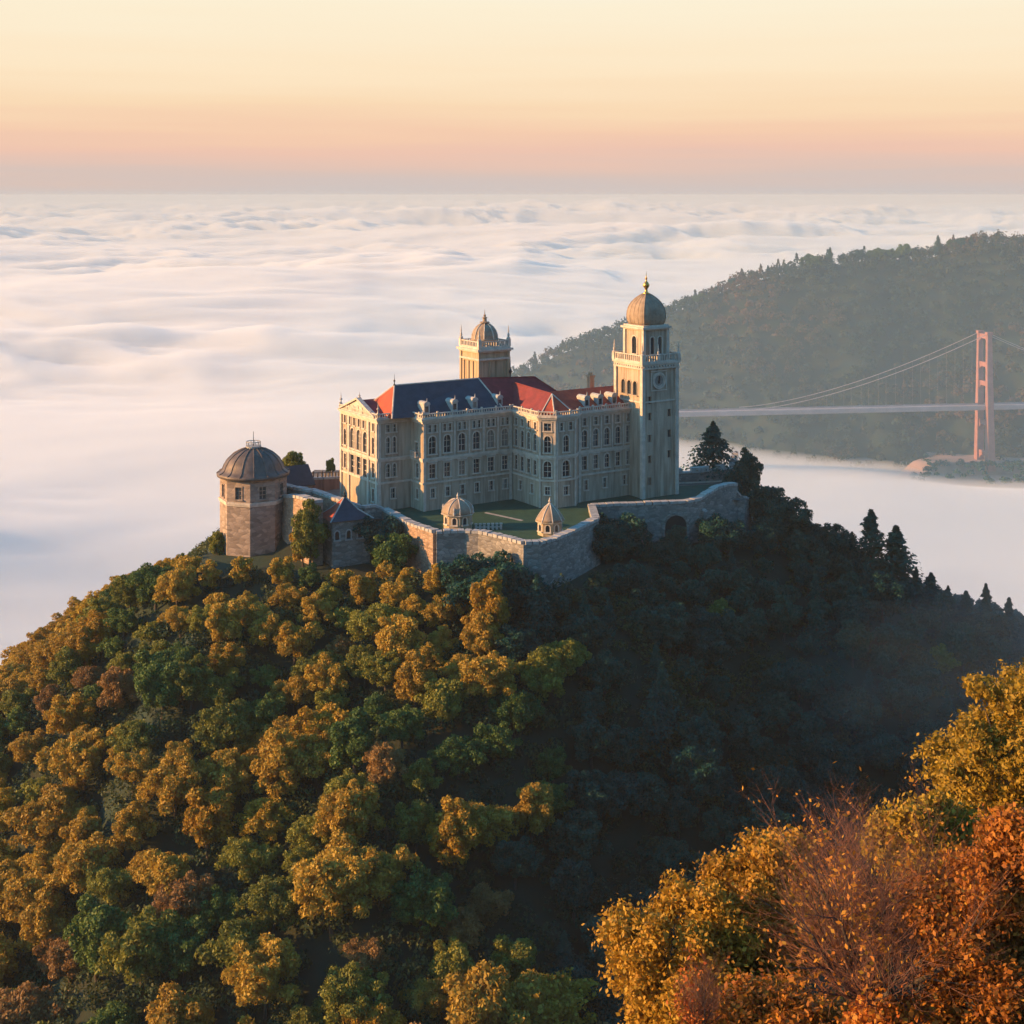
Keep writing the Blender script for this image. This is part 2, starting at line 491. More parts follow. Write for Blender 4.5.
# far hill across the gorge
RIDGE_PX = [(-900, 520), (200, 470), (430, 415), (520, 378), (560, 354), (620, 333), (700, 304), (740, 285), (800, 271), (860, 262), (930, 258), (985, 243), (1024, 246), (1100, 262), (1300, 300), (2200, 380)]
FY = 1600.0
RX = np.array([(x - CX) * FY / FPX for x, y in RIDGE_PX]); RZ = np.array([CAMZ - (y - HY) * FY / FPX for x, y in RIDGE_PX])
def far_h(X, Y):
    X = np.asarray(X, float); Y = np.asarray(Y, float)
    zr = np.interp(X, RX, RZ)
    d = Y - FY - 18 * perlin(X / 90.0, 5.2)
    drop = np.where(d < 0, .86, .5) * (np.sqrt(d * d + 900) - 30)
    gul = perlin(X / 75.0 + Y / 300., Y / 200.0) * 1.0 + .5 * perlin(X / 33.0, Y / 60.0)
    return np.maximum(zr - drop + gul * 13 * sstep(5, 110, np.abs(d)), -420)
fx, fy = np.meshgrid(np.arange(-900, 1500, 12.0), np.arange(1180, 2300, 12.0))
far = link_mesh('far_hill', grid_mesh('far_hill', fx, fy, far_h(fx, fy)), None, [soil])
tag(far, 'wooded hill across the misty gorge behind the bridge', 'hill', kind='structure')

# valley floor to the horizon, under the fog
vf = MB(); vf.poly([(-45000, -3000, -430), (45000, -3000, -430), (45000, 42000, -430), (-45000, 42000, -430)])
valley = vf.build('valley_floor', mat('valley_floor', (.16, .17, .13), .95, .4, .002))
tag(valley, 'valley floor below the sea of fog', 'ground', kind='structure')

# ------------------------------------------------------------------ sea of fog
FOG_Z = -192.0
def fog_h(X, Y):
    r = np.hypot(X, Y)
    amp = 11 + 49 * sstep(1000, 3000, r) + 40 * sstep(4000, 12000, r)
    wx = X + 160 * perlin(X / 700 + 3, Y / 700); wy = Y + 160 * perlin(X / 700, Y / 700 + 8)
    big = fbm(wx / 3400 + .3, wy / 1700 + 4.4, 2)
    b1 = 1 - 1.7 * np.abs(perlin(wx / 1250, wy / 780)); b2 = 1 - 1.7 * np.abs(perlin(wx / 520 + 7, wy / 340 + 2)); b3 = 1 - 1.7 * np.abs(perlin(wx / 215 + 1, wy / 150 + 5))
    bb = .6 * b1 + .42 * b2 * sstep(-.6, .5, b1) + .22 * b3 * sstep(-.5, .6, b2)
    z = 0
    msk = .35 + .95 * sstep(-.45, .55, fbm(X / 2600 + 5.1, Y / 1500 + 2.2, 2))
    b4 = fbm(wx / 95 + 2, wy / 60 + 9, 3)
    far_b = fbm(X / 5200 + 1.7, Y / 3100 + .6, 3)
    z = FOG_Z + amp * (1.25 * big + msk * (bb - .45) + .07 * msk * b4)
    z = z + 70 * far_b * sstep(4500, 14000, r)
    # the fog lies lower round the bridge pier and its shore
    z = z - 7 * sstep(330, 120, np.hypot((X - 560) * .7, (Y - 1370) * 1.5)) - 7 * sstep(150, 50, np.hypot((X - 500) * .75, (Y - 1270) * 1.6))
    z = z + 34 * np.exp(-((X + 570) / 190) ** 2 - ((Y - 990) / 190) ** 2) * (1 + .5 * perlin(X / 120, Y / 60))  # fog bank off to the left, added out of view to shade the fog
    return z
nr, na = 420, 560
rr = 260.0 * (40000.0 / 260.0) ** np.linspace(0, 1, nr)
aa = np.radians(np.linspace(-46, 46, na))
Rg, Ag = np.meshgrid(rr, aa, indexing='ij')
Xf, Yf = Rg * np.sin(Ag), Rg * np.cos(Ag)
Zf = fog_h(Xf, Yf)
def fog_mesh():
    top = np.stack([Xf, Yf, Zf], -1).reshape(-1, 3)
    bot = top.copy(); bot[:, 2] = -425
    V = np.concatenate([top, bot])
    idx = np.arange(nr * na).reshape(nr, na); off = nr * na
    q = np.stack([idx[:-1, :-1], idx[1:, :-1], idx[1:, 1:], idx[:-1, 1:]], -1).reshape(-1, 4)[:, ::-1]
    qb = (q + off)[:, ::-1]
    def side(a):
        return np.stack([a[:-1], a[1:], a[1:] + off, a[:-1] + off], -1)
    sides = [side(idx[0])[:, ::-1], side(idx[-1]), side(idx[:, 0]), side(idx[:, -1])[:, ::-1]]
    Q = np.concatenate([q, qb] + sides).astype(np.int32)
    me = bpy.data.meshes.new('fog')
    me.vertices.add(len(V)); me.vertices.foreach_set('co', V.astype(np.float32).ravel())
    me.loops.add(Q.size); me.loops.foreach_set('vertex_index', Q.ravel())
    me.polygons.add(len(Q)); me.polygons.foreach_set('loop_start', np.arange(0, Q.size, 4, dtype=np.int32))
    me.update(calc_edges=True)
    return me
fog = link_mesh('fog', fog_mesh(), None, [volume_mat('fog_volume', .034, (.975, .975, .945), 0.0)])
tag(fog, 'pale sea of morning fog filling the valley to the horizon', 'fog', kind='stuff')

# haze over the whole place
hz = MB(); hz.box(-44000, 44000, -200, 41500, -431.5, 66)
haze = hz.build('haze', volume_mat('haze_air', 1.05e-4, (.60, .66, .66), 0.0))
tag(haze, 'thin bluish morning haze over the whole valley', 'haze', kind='stuff')

# wisp of mist that hangs on the shaded right shoulder of the hill
def mist_blob(name, c, r, seed, dens, label, col=(.62, .84, .95), rough=1.0):
    n1, n2 = 28, 18
    th, ph = np.meshgrid(np.linspace(0, 2 * np.pi, n1, endpoint=False), np.linspace(0, np.pi, n2), indexing='ij')
    x, y, z = np.sin(ph) * np.cos(th), np.sin(ph) * np.sin(th), np.cos(ph)
    k = 1 + rough * .28 * perlin(x * 1.7 + seed, y * 1.7 + z * 1.3) + rough * .15 * perlin(x * 3.5 + z * 2, y * 3.5 + seed)
    mb = MB(); vs = [(c[0] + r[0] * x[i, j] * k[i, j], c[1] + r[1] * y[i, j] * k[i, j], c[2] + r[2] * z[i, j] * k[i, j]) for i in range(n1) for j in range(1, n2 - 1)]
    m = n2 - 2; a, bq = len(vs), len(vs) + 1
    vs += [(c[0], c[1], c[2] + r[2]), (c[0], c[1], c[2] - r[2])]
    fs = [(i * m + j, i * m + j + 1, ((i + 1) % n1) * m + j + 1, ((i + 1) % n1) * m + j) for i in range(n1) for j in range(m - 1)]
    fs += [(a, i * m, ((i + 1) % n1) * m) for i in range(n1)] + [(bq, ((i + 1) % n1) * m + m - 1, i * m + m - 1) for i in range(n1)]
    mb.add(vs, fs)
    o = mb.build(name, volume_mat(name + '_volume', dens, col, 0.0))
    tag(o, label, 'mist', kind='stuff')
mist_blob('gorge_mist', (640, 1330, -95), (900, 760, 152), 4.1, 2.3e-4, 'thin blue haze filling the gorge in front of the far hill', (.46, .78, .95), .03)
mist_blob('mist', (82, 262, -26), (60, 40, 13), 1.3, .0022, 'thin blue mist hanging on the shaded right shoulder of the hill')
# ------------------------------------------------------------------ the palace
TH = R(33)
_c, _s = math.cos(TH), math.sin(TH)
P0 = XatZ(423, 511.6, 0)
def w2(u, v): return (P0[0] + u * _c - v * _s, P0[1] + u * _s + v * _c)
def hit(u, v, du, dv, x):
    """how far from local point (u, v) along (du, dv) the wall reaches pixel column x"""
    X, Y = w2(u, v); k = (x - CX) / FPX
    dx, dy = du * _c - dv * _s, du * _s + dv * _c
    return (k * Y - X) / (dx - k * dy)
def Zpx(u, v, y):
    return CAMZ - (y - HY) * w2(u, v)[1] / FPX

vS = 4.8
uA = -hit(0, vS, -1, 0, 378)
vB = vS + hit(uA, vS, 0, 1, 341)
uR = hit(0, 0, 1, 0, 513)
dS3 = hit(uR, 0, 0, -1, 539)
dch = hit(uR, -dS3, 1, -1, 556)
uF = uR + dch; vF = -dS3 - dch
dF = hit(uF, vF, 1, 0, 576)
v5 = vF + 1.9
u5 = uF + dF + 1.9
uE = u5 + hit(u5, v5, 1, 0, 640)
ZC = 17.6                                     # cornice

palace = empty('palace', (P0[0], P0[1], 0), TH)
tag(palace, 'long cream stone palace with arched windows and slate and red tiled roofs on the hilltop', 'palace')

PATH = [(uA, vB), (uA, vS), (0, vS), (0, 0), (uR, 0), (uR, -dS3), (uF, vF), (uF + dF, vF), (u5, v5), (uE, v5)]
BACK = [(uE, 5), (uR + 12, 5), (uR + 12, 15), (3, 15), (3, vB)]

def frame2(p, q):
    L = math.hypot(q[0] - p[0], q[1] - p[1])
    d = ((q[0] - p[0]) / L, (q[1] - p[1]) / L); n = (d[1], -d[0])
    return (lambda s, o, z: (p[0] + d[0] * s + n[0] * o, p[1] + d[1] * s + n[1] * o, z)), L

def facade(mb, F, L, z0, z1, ops, m=0, dep=.32):
    ss = sorted({0.0, L} | {x for o in ops for x in o[:2]})
    zz = sorted({z0, z1} | {x for o in ops for x in o[2:4]})
    for a, b in zip(ss[:-1], ss[1:]):
        for c, d in zip(zz[:-1], zz[1:]):
            if b - a < 1e-5 or d - c < 1e-5: continue
            if any(o[0] - 1e-6 <= a and b <= o[1] + 1e-6 and o[2] - 1e-6 <= c and d <= o[3] + 1e-6 for o in ops): continue
            mb.poly([F(a, 0, c), F(b, 0, c), F(b, 0, d), F(a, 0, d)], m)
    for a, b, c, d, *_ in ops:
        for q in ([(a, c), (b, c)], [(b, c), (b, d)], [(b, d), (a, d)], [(a, d), (a, c)]):
            (s0, e0), (s1, e1) = q
            mb.poly([F(s0, 0, e0), F(s0, -dep, e0), F(s1, -dep, e1), F(s1, 0, e1)], m)

def window(root, F, op, dep=.32, trim=None, glass=None, sill=True, hood=True, bars=True):
    a, b, c, d, kind = op
    w = b - a
    g = .006
    mb = MB()
    t = min(.22, .2 * w + .05)
    if kind == 'slit': t = .1
    mb.fbox(F, a - t, a - g, -.02, .10, c, d - (w / 2 if kind == 'arch' else 0))
    mb.fbox(F, b + g, b + t, -.02, .10, c, d - (w / 2 if kind == 'arch' else 0))
    if kind == 'arch':
        zs = d - w / 2; cxm = (a + b) / 2; N = 10
        pts = [(cxm - w / 2 * math.cos(math.pi * k / N), zs + w / 2 * math.sin(math.pi * k / N)) for k in range(N + 1)]
        for (x0, y0), (x1, y1) in zip(pts[:-1], pts[1:]):
            mb.poly([F(x0, -.02, y0), F(x1, -.02, y1), F(x1, -.02, d - .004), F(x0, -.02, d - .004)])
            mb.poly([F(x0, -.02, y0), F(x0, -dep + .03, y0), F(x1, -dep + .03, y1), F(x1, -.02, y1)])
        ro = w / 2 + t; po = [(cxm - ro * math.cos(math.pi * k / N), zs + ro * math.sin(math.pi * k / N)) for k in range(N + 1)]
        for i in range(N):
            A, B, C_, D = pts[i], pts[i + 1], po[i + 1], po[i]
            mb.poly([F(A[0], .10, A[1]), F(B[0], .10, B[1]), F(C_[0], .10, C_[1]), F(D[0], .10, D[1])])
            mb.poly([F(D[0], .10, D[1]), F(C_[0], .10, C_[1]), F(C_[0], -.01, C_[1]), F(D[0], -.01, D[1])])
            mb.poly([F(A[0], .10, A[1]), F(A[0], -.01, A[1]), F(B[0], -.01, B[1]), F(B[0], .10, B[1])])
    else:
        mb.fbox(F, a - t - .05, b + t + .05, -.02, .14, d + g, d + t)
        if hood and kind == 'rect' and w > 1:
            mb.fbox(F, a - t - .18, b + t + .18, -.02, .28, d + t + .12, d + t + .30)
    if bars and w > .6:
        mm = (a + b) / 2
        mb.fbox(F, mm - .05, mm + .05, -dep + .03, -dep + .12, c, d - .02)
        n = 3 if d - c > 2 else 2
        for k in range(1, n):
            z = c + (d - c) * k / n
            mb.fbox(F, a + .02, b - .02, -dep + .035, -dep + .10, z - .045, z + .045)
    wd = mb.build('window', trim or M['trim'], root)
    pb = MB(); pb.poly([F(a, -dep + .015, c), F(b, -dep + .015, c), F(b, -dep + .015, d), F(a, -dep + .015, d)])
    pb.build('pane', glass or M['glass'], wd)
    if sill:
        sb = MB(); sb.fbox(F, a - t - .12, b + t + .12, -.02, .26, c - .22, c - g)
        sb.build('sill', trim or M['trim'], wd)
    return wd

def bay_row(cs, w, z0, z1, kind): return [(c - w / 2, c + w / 2, z0, z1, kind) for c in cs]
OPS = {}
L0 = vB - vS; m0 = L0 / 2; sc0 = L0 / 16.7
OPS[0] = (bay_row([m0 - 2.9 * sc0, m0, m0 + 2.9 * sc0], 1.9 * sc0, 5.7, 9.3, 'rect') + bay_row([2.0 * sc0, L0 - 2.0 * sc0], 1.0 * sc0, 6.2, 9.0, 'rect')
          + bay_row([m0 - 2.9 * sc0, m0, m0 + 2.9 * sc0], 2.0 * sc0, 10.6, 14.6, 'arch') + bay_row([2.0 * sc0, L0 - 2.0 * sc0], 1.1 * sc0, 10.8, 14.0, 'arch')
          + bay_row([L0 * k for k in (.12, .25, .375, .5, .625, .75, .88)], .85 * sc0, 15.25, 16.75, 'rect') + bay_row([L0 - 2.0 * sc0], .9, 1.6, 4.0, 'rect'))
L1 = -uA
OPS[1] = (bay_row([L1 * .30, L1 * .49], .72, 11.0, 14.1, 'arch') + bay_row([L1 * .30, L1 * .49], .7, 15.1, 16.5, 'rect') + bay_row([L1 * .30, L1 * .49], .72, 6.4, 8.9, 'arch') + bay_row([L1 * .45], .8, 2.2, 4.1, 'rect'))
OPS[2] = bay_row([2.4], 1.0, 10.7, 13.0, 'rect') + bay_row([2.7], 1.2, 6.2, 9.0, 'arch') + bay_row([2.7], .9, 2.1, 4.0, 'rect')
bays2 = [uR * (k + .62) / 6.2 for k in range(6)]
OPS[3] = []
for c in bays2:
    OPS[3] += bay_row([c - .58, c + .58], .66, 15.1, 16.5, 'rect') + bay_row([c], 1.55, 10.9, 14.3, 'arch') + bay_row([c], 1.35, 6.2, 8.9, 'rect') + bay_row([c + .1], .85, 2.4, 4.2, 'rect')
OPS[4] = []
for k in range(4):
    c = dS3 * (k + .55) / 4.1
    OPS[4] += bay_row([c], .8, 15.1, 16.5, 'rect') + bay_row([c], 1.15, 10.9, 14.2, 'arch') + bay_row([c], 1.1, 6.2, 9.0, 'rect')
OPS[4] += bay_row([dS3 * .3, dS3 * .75], .8, 2.4, 4.2, 'rect')
Lc = dch * math.sqrt(2)
OPS[5] = bay_row([Lc / 2], 1.3, 10.8, 14.0, 'arch') + bay_row([Lc / 2], 1.5, 6.0, 9.1, 'arch') + bay_row([Lc / 2], 1.4, 15.0, 16.5, 'rect') + bay_row([Lc / 2], .9, 2.6, 4.1, 'rect')
OPS[6] = bay_row([dF / 2], 1.3, 10.8, 14.0, 'arch') + bay_row([dF / 2], 1.7, 6.0, 9.1, 'arch') + bay_row([dF * .27, dF * .73], .8, 15.0, 16.5, 'rect') + bay_row([dF / 2], 1.0, 2.4, 4.0, 'rect')
OPS[7] = []
L5 = uE - u5
OPS[8] = []
for k in range(5):
    c = L5 * (k + .55) / 5.6
    OPS[8] += bay_row([c], .85, 15.1, 16.6, 'rect') + bay_row([c], 1.25, 10.8, 14.2, 'arch' if k < 4 else 'rect') + bay_row([c], 1.15, 6.3, 9.0, 'arch' if k == 2 else 'rect')
OPS[8] += bay_row([L5 * .12, L5 * .42, L5 * .74], .8, 2.3, 4.2, 'rect')

wmb = MB()
for i in range(len(PATH) - 1):
    F, L = frame2(PATH[i], PATH[i + 1])
    facade(wmb, F, L, -2, ZC + .3, OPS[i])
    for op in OPS[i]:
        window(palace, F, op, hood=(op[2] < 10))
bp = [PATH[-1]] + BACK + [PATH[0]]
for p, q in zip(bp[:-1], bp[1:]):
    F, L = frame2(p, q)
    facade(wmb, F, L, -2, ZC + .3, [])
wmb.build('wall', M['wall'], palace)

def offset_path(path, d):
    out = []
    n = len(path)
    for i in range(n):
        ns = []
        for j in (i - 1, i):
            if 0 <= j < n - 1:
                p, q = path[j], path[j + 1]; L = math.hypot(q[0] - p[0], q[1] - p[1])
                ns.append(((q[1] - p[1]) / L, -(q[0] - p[0]) / L))
        if len(ns) == 1: nx, ny = ns[0]; k = 1
        else:
            nx, ny = ns[0][0] + ns[1][0], ns[0][1] + ns[1][1]
            k = 2 / (nx * nx + ny * ny)
        out.append((path[i][0] + nx * k * d, path[i][1] + ny * k * d))
    return out
def band(mb, path, z0, z1, o0, o1, m=0):
    a, b = offset_path(path, o0), offset_path(path, o1)
    for i in range(len(path) - 1):
        vs = [(*a[i], z0), (*a[i + 1], z0), (*b[i + 1], z0), (*b[i], z0), (*a[i], z1), (*a[i + 1], z1), (*b[i + 1], z1), (*b[i], z1)]
        mb.add(vs, [(0, 1, 2, 3), (7, 6, 5, 4), (3, 2, 6, 7), (0, 4, 5, 1), (0, 3, 7, 4), (1, 5, 6, 2)], m)
cm = MB()
band(cm, PATH, 5.15, 5.5, -.05, .22)
band(cm, PATH, 9.75, 10.2, -.05, .26)
band(cm, PATH, 9.45, 9.744, -.05, .14)
cm.build('string_course', M['trim'], palace)
cm = MB()
band(cm, PATH, ZC - .75, ZC - .35, -.05, .2)
band(cm, PATH, ZC - .344, ZC, -.05, .5)
band(cm, PATH, ZC + .006, ZC + .32, -.6, .75)
cm.build('cornice', M['trim'], palace)
# balustrade on the cornice: plinth, rail and balusters
bm_ = MB()
band(bm_, PATH, ZC + .326, ZC + .5, .1, .45)
band(bm_, PATH, ZC + 1.05, ZC + 1.22, .08, .47)
ip = offset_path(PATH, .28)
for i in range(len(ip) - 1):
    F, L = frame2(ip[i], ip[i + 1])
    n = max(2, int(L / .55))
    for k in range(n + 1):
        s = L * k / n
        w = .17 if k % 6 == 0 else .09
        bm_.fbox(F, max(0, s - w), min(L, s + w), -w, w, ZC + .5, ZC + (1.5 if k % 6 == 0 else 1.05))
bm_.build('balustrade', M['trim'], palace)
# corner pilasters and the engaged pilasters of the end front
pm = MB()
F, L = frame2(PATH[0], PATH[1])
for s in (.35, L * .235, L * .765, L - .35):
    pm.fbox(F, s - .32, s + .32, -.02, .28, -2, ZC - .76)
for i, ss in ((1, (.3,)), (3, (.35, uR * .99 - .4)), (8, (.3,))):
    F, L = frame2(PATH[i], PATH[i + 1])
    for s in ss: pm.fbox(F, s - .28, s + .28, -.02, .16, -2, ZC - .76)
F, L = frame2(PATH[3], PATH[4])
for c in bays2[:-1]:
    s = c + uR / 12.4
    pm.fbox(F, s - .18, s + .18, -.02, .13, 10.21, ZC - .76)
for i in (5, 6):
    F, L = frame2(PATH[i], PATH[i + 1])
    for s in (.2, L - .2): pm.fbox(F, s - .17, s + .17, -.02, .15, -2, ZC - .76)
F, L = frame2(PATH[8], PATH[9])
for k in range(1, 5):
    s = L * (k + .05) / 5.6
    pm.fbox(F, s - .15, s + .15, -.02, .12, 10.21, ZC - .76)
pm.build('pilaster', M['trim'], palace)
# pediment of the end front
pd = MB()
F, L = frame2(PATH[0], PATH[1])
zt = ZC + .33
def tri(o0, o1, s0, s1, z0, z1, m=0):
    mid = (s0 + s1) / 2
    vs = [F(s0, o0, z0), F(s1, o0, z0), F(mid, o0, z1), F(s0, o1, z0), F(s1, o1, z0), F(mid, o1, z1)]
    pd.add(vs, [(0, 1, 2), (5, 4, 3), (0, 3, 4, 1), (1, 4, 5, 2), (2, 5, 3, 0)], m)
tri(-.2, .30, .9, L - .9, zt, zt + 2.6)
for sgn in (-1, 1):
    a = L / 2 + sgn * (L / 2 - .5)
    vs = []
    for o in (-.3, .7):
        vs += [F(a, o, zt), F(a, o, zt + .32), F(L / 2, o, zt + 3.1), F(L / 2, o, zt + 2.7)]
    pd.add(vs, [(0, 1, 2, 3), (7, 6, 5, 4), (0, 4, 5, 1), (1, 5, 6, 2), (3, 2, 6, 7), (0, 3, 7, 4)])
for s, r in ((L / 2, .55), (L / 2 - 2, .35), (L / 2 + 2, .35), (L / 2 - 3.6, .25), (L / 2 + 3.6, .25)):
    ring = [F(s + r * math.cos(2 * math.pi * k / 10), .42, zt + 1.0 + r * math.sin(2 * math.pi * k / 10)) for k in range(10)]
    ring0 = [F(s + r * math.cos(2 * math.pi * k / 10), .28, zt + 1.0 + r * math.sin(2 * math.pi * k / 10)) for k in range(10)]
    pd.add(ring + ring0, [tuple(range(10))] + [(k, 10 + k, 10 + (k + 1) % 10, (k + 1) % 10) for k in range(10)])
pd.build('pediment', M['trim'], palace)

# roofs -----------------------------------------------------------
EZ = ZC + .34
def hip(mb, u0, u1, v0, v1, ez, rz, a, b, mats=(0, 0, 0, 0), axis='u', m_under=0):
    """hipped roof: ridge insets a (low end) and b (high end); mats: front, right, back, left"""
    if axis == 'u':
        vm = (v0 + v1) / 2
        A, B, C_, D = (u0, v0, ez), (u1, v0, ez), (u1, v1, ez), (u0, v1, ez)
        E, G = (u0 + a, vm, rz), (u1 - b, vm, rz)
        mb.poly([A, B, G, E], mats[0]); mb.poly([B, C_, G], mats[1]); mb.poly([C_, D, E, G], mats[2]); mb.poly([D, A, E], mats[3])
    else:
        um = (u0 + u1) / 2
        A, B, C_, D = (u0, v0, ez), (u1, v0, ez), (u1, v1, ez), (u0, v1, ez)
        E, G = (um, v0 + a, rz), (um, v1 - b, rz)
        mb.poly([A, B, E], mats[0]); mb.poly([B, C_, G, E], mats[1]); mb.poly([C_, D, G], mats[2]); mb.poly([D, A, E, G], mats[3])
def ridge(mb, pts, r=.16):
    for p, q in zip(pts[:-1], pts[1:]): mb.tube(p, q, r, r, 6)
RZ1 = 23.6
vm1 = 7.9
uL1, uS = -5.6, 17.4                 # left eave, where the slate ends
rb = MB()
vf1, vb1 = .5, 15.3
E1 = (-2.0, vm1, RZ1); G1 = (uS, vm1, RZ1)
rb.poly([(uL1 + .3, vf1 + 2.2, EZ), (uS + 1.6, vf1, EZ), G1, E1], 0)
rb.poly([(uS + 1.6, vb1, EZ), (uL1, vb1, EZ), E1, G1], 0)
rb.poly([(uL1, vb1, EZ), (uL1 + .3, vf1 + 2.2, EZ), E1], 1)
roof1 = rb.build('roof', [M['slate'], M['red']], palace)
rr_ = MB(); ridge(rr_, [(uL1 + .3, vf1 + 2.2, EZ), E1, G1, (uS + 1.6, vf1, EZ)]); ridge(rr_, [E1, (uL1, vb1, EZ)])
rr_.build('ridge_tiles', M['trim'], roof1)
rb = MB()
uH = uR + 15.5
G2 = (uR + 10.5, vm1, 22.9)
rb.poly([(uS + 1.62, vf1, EZ), (uH, vf1, EZ), G2, (uS + .02, vm1, RZ1)], 0)
rb.poly([(uH, vf1, EZ), (uH, vb1, EZ), G2], 0)
rb.poly([(uH, vb1, EZ), (uS + 1.62, vb1, EZ), (uS + .02, vm1, RZ1), G2], 0)
# the wing that comes forward to the bay
ub0, ub1 = uR + .5, u5 + 1.2
umid = uF + dF / 2 - .3
apex = (umid, vF + 4.4, 21.6)
back_ = (umid, vm1, 22.4)
rb.poly([(ub0, vf1 + .4, EZ), (ub0, -dS3, EZ), apex, back_], 0)
rb.poly([(u5, v5, EZ), (u5 + .1, vf1, EZ), back_, apex], 0)
roof2 = rb.build('roof', [M['maroon']], palace)
rr_ = MB(); ridge(rr_, [apex, back_]); ridge(rr_, [(uS + .02, vm1, RZ1), G2, (uH, vf1, EZ)])
rr_.build('ridge_tiles', M['maroon'], roof2)
rb = MB()
rb.poly([(ub0, -dS3 + .3, EZ), (uF, vF + .45, EZ), apex], 0)
rb.poly([(uF, vF + .45, EZ), (uF + dF, vF + .45, EZ), apex], 0)
rb.poly([(uF + dF, vF + .45, EZ), (u5, v5, EZ), apex], 0)
roof3 = rb.build('roof', [M['red']], palace)
rr_ = MB(); ridge(rr_, [(uF, vF + .45, EZ), apex, (uF + dF, vF + .45, EZ)], .14); ridge(rr_, [(ub0, -dS3 + .3, EZ), apex], .14)
rr_.build('ridge_tiles', M['trim'], roof3)
rb = MB()
hip(rb, u5 - 3.5, uE + .6, v5 + .4, v5 + 13.0, EZ, 21.4, 1.0, 1.4)
roof4 = rb.build('roof', [M['red']], palace)
# small roof behind the pediment
rb = MB()
mL = vS + (vB - vS) / 2
pa, pb_ = (uA + .2, mL, EZ + 2.55), (uA + 5.6, mL, EZ + 2.55)
rb.poly([(uA + .2, vS + .3, EZ), (uA + 6.1, vS + .3, EZ), pb_, pa], 0)
rb.poly([(uA + 6.1, vB - .3, EZ), (uA + .2, vB - .3, EZ), pa, pb_], 0)
rb.build('roof', [M['maroon']], palace)

# dormers
def dormer(u, v, z, w=1.25, h=1.75, dep=2.6):
    F = lambda s, o, zz: (u + s, v - o, zz)
    mb = MB()
    mb.fbox(F, -w / 2, -w / 2 + .22, -dep, 0, z, z + h)
    mb.fbox(F, w / 2 - .22, w / 2, -dep, 0, z, z + h)
    mb.fbox(F, -w / 2 + .22, w / 2 - .22, -dep, -.02, z, z + .3)
    mb.fbox(F, -w / 2 + .22, w / 2 - .22, -dep, -.02, z + h - .3, z + h)
    N = 8; rr = w / 2 + .12
    pts = [(-rr * math.cos(math.pi * k / N), z + h + .006 + .85 * rr * math.sin(math.pi * k / N)) for k in range(N + 1)]
    for o0, o1 in ((-dep, .12),):
        vs = [F(x, o1, zz) for x, zz in pts] + [F(x, o0, zz) for x, zz in pts]
        mb.add(vs, [tuple(range(N + 1))] + [(k, N + 1 + k, N + 2 + k, k + 1) for k in range(N)] + [(0, N, 2 * N + 1, N + 1)])
    mb.tube(F(0, 0, z + h + .8 * rr), F(0, 0, z + h + .8 * rr + .75), .13, .04, 6)
    for s in (-1, 1): mb.tube(F(s * (w / 2 - .05), .05, z + h), F(s * (w / 2 - .05), .05, z + h + .5), .09, .03, 5)
    d = mb.build('dormer', M['coping'], palace)
    pn = MB(); pn.poly([F(-w / 2 + .2, -.16, z + .25), F(w / 2 - .2, -.16, z + .25), F(w / 2 - .2, -.16, z + h - .25), F(-w / 2 + .2, -.16, z + h - .25)])
    pn.build('pane', M['glass'], d)
for x in (427, 455, 475, 500):
    vv = 1.7
    dormer(hit(0, vv, 1, 0, x), vv, EZ + .5)
for x in (587, 600.5, 614.5):
    vv = v5 + 1.5
    dormer(u5 + hit(u5, vv, 1, 0, x), vv, EZ + .5)
# chimney
ch = MB()
uu, vv = u5 + hit(u5, v5 + 9.3, 1, 0, 590.5), v5 + 9.3
ch.box(uu - .55, uu + .55, vv - .55, vv + .55, 18, 23.2)
ch.box(uu - .7, uu + .7, vv - .7, vv + .7, 23.204, 23.6)
ch.box(uu - .35, uu - .05, vv - .3, vv + .3, 23.604, 24.1); ch.box(uu + .05, uu + .35, vv - .3, vv + .3, 23.604, 24.1)
ch.build('chimney', M['plaster'], palace)
# finials on the ridge and the corners
def finial(u, v, z, h, r=.22, m='iron'):
    mb = MB()
    mb.lathe([(r, z - .1), (r * 1.1, z + .1), (r * .45, z + .25), (r * .4, z + h * .3), (r * .95, z + h * .36), (r * .95, z + h * .42), (r * .3, z + h * .48), (.02, z + h)], 8, u, v)
    return mb.build('finial', M[m], palace)
finial(-2.0, vm1, RZ1, 2.2)
finial(umid, vm1, 22.4, 5.2, .34)
finial(uA, vS, ZC + 1.2, 2.4, .3, 'trim'); finial(uA, vB, ZC + 1.2, 2.4, .3, 'trim'); finial(0, 0, ZC + 1.2, .9, .3, 'trim')
finial(uA + .1, mL, zt + 3.0, 1.2, .28, 'trim')
# the little balcony
bl = MB()
F, L = frame2(PATH[2], PATH[3])
bl.fbox(F, 1.3, 3.5, .0, 1.0, 10.22, 10.45)
bl.fbox(F, 1.3, 3.5, .88, 1.0, 11.25, 11.38)
for k in range(9): bl.fbox(F, 1.3 + k * .26, 1.4 + k * .26, .9, .98, 10.45, 11.25)
for s in (1.3, 3.38): bl.fbox(F, s, s + .12, 0, .88, 11.25, 11.37)
bl.build('balcony', M['trim'], palace)

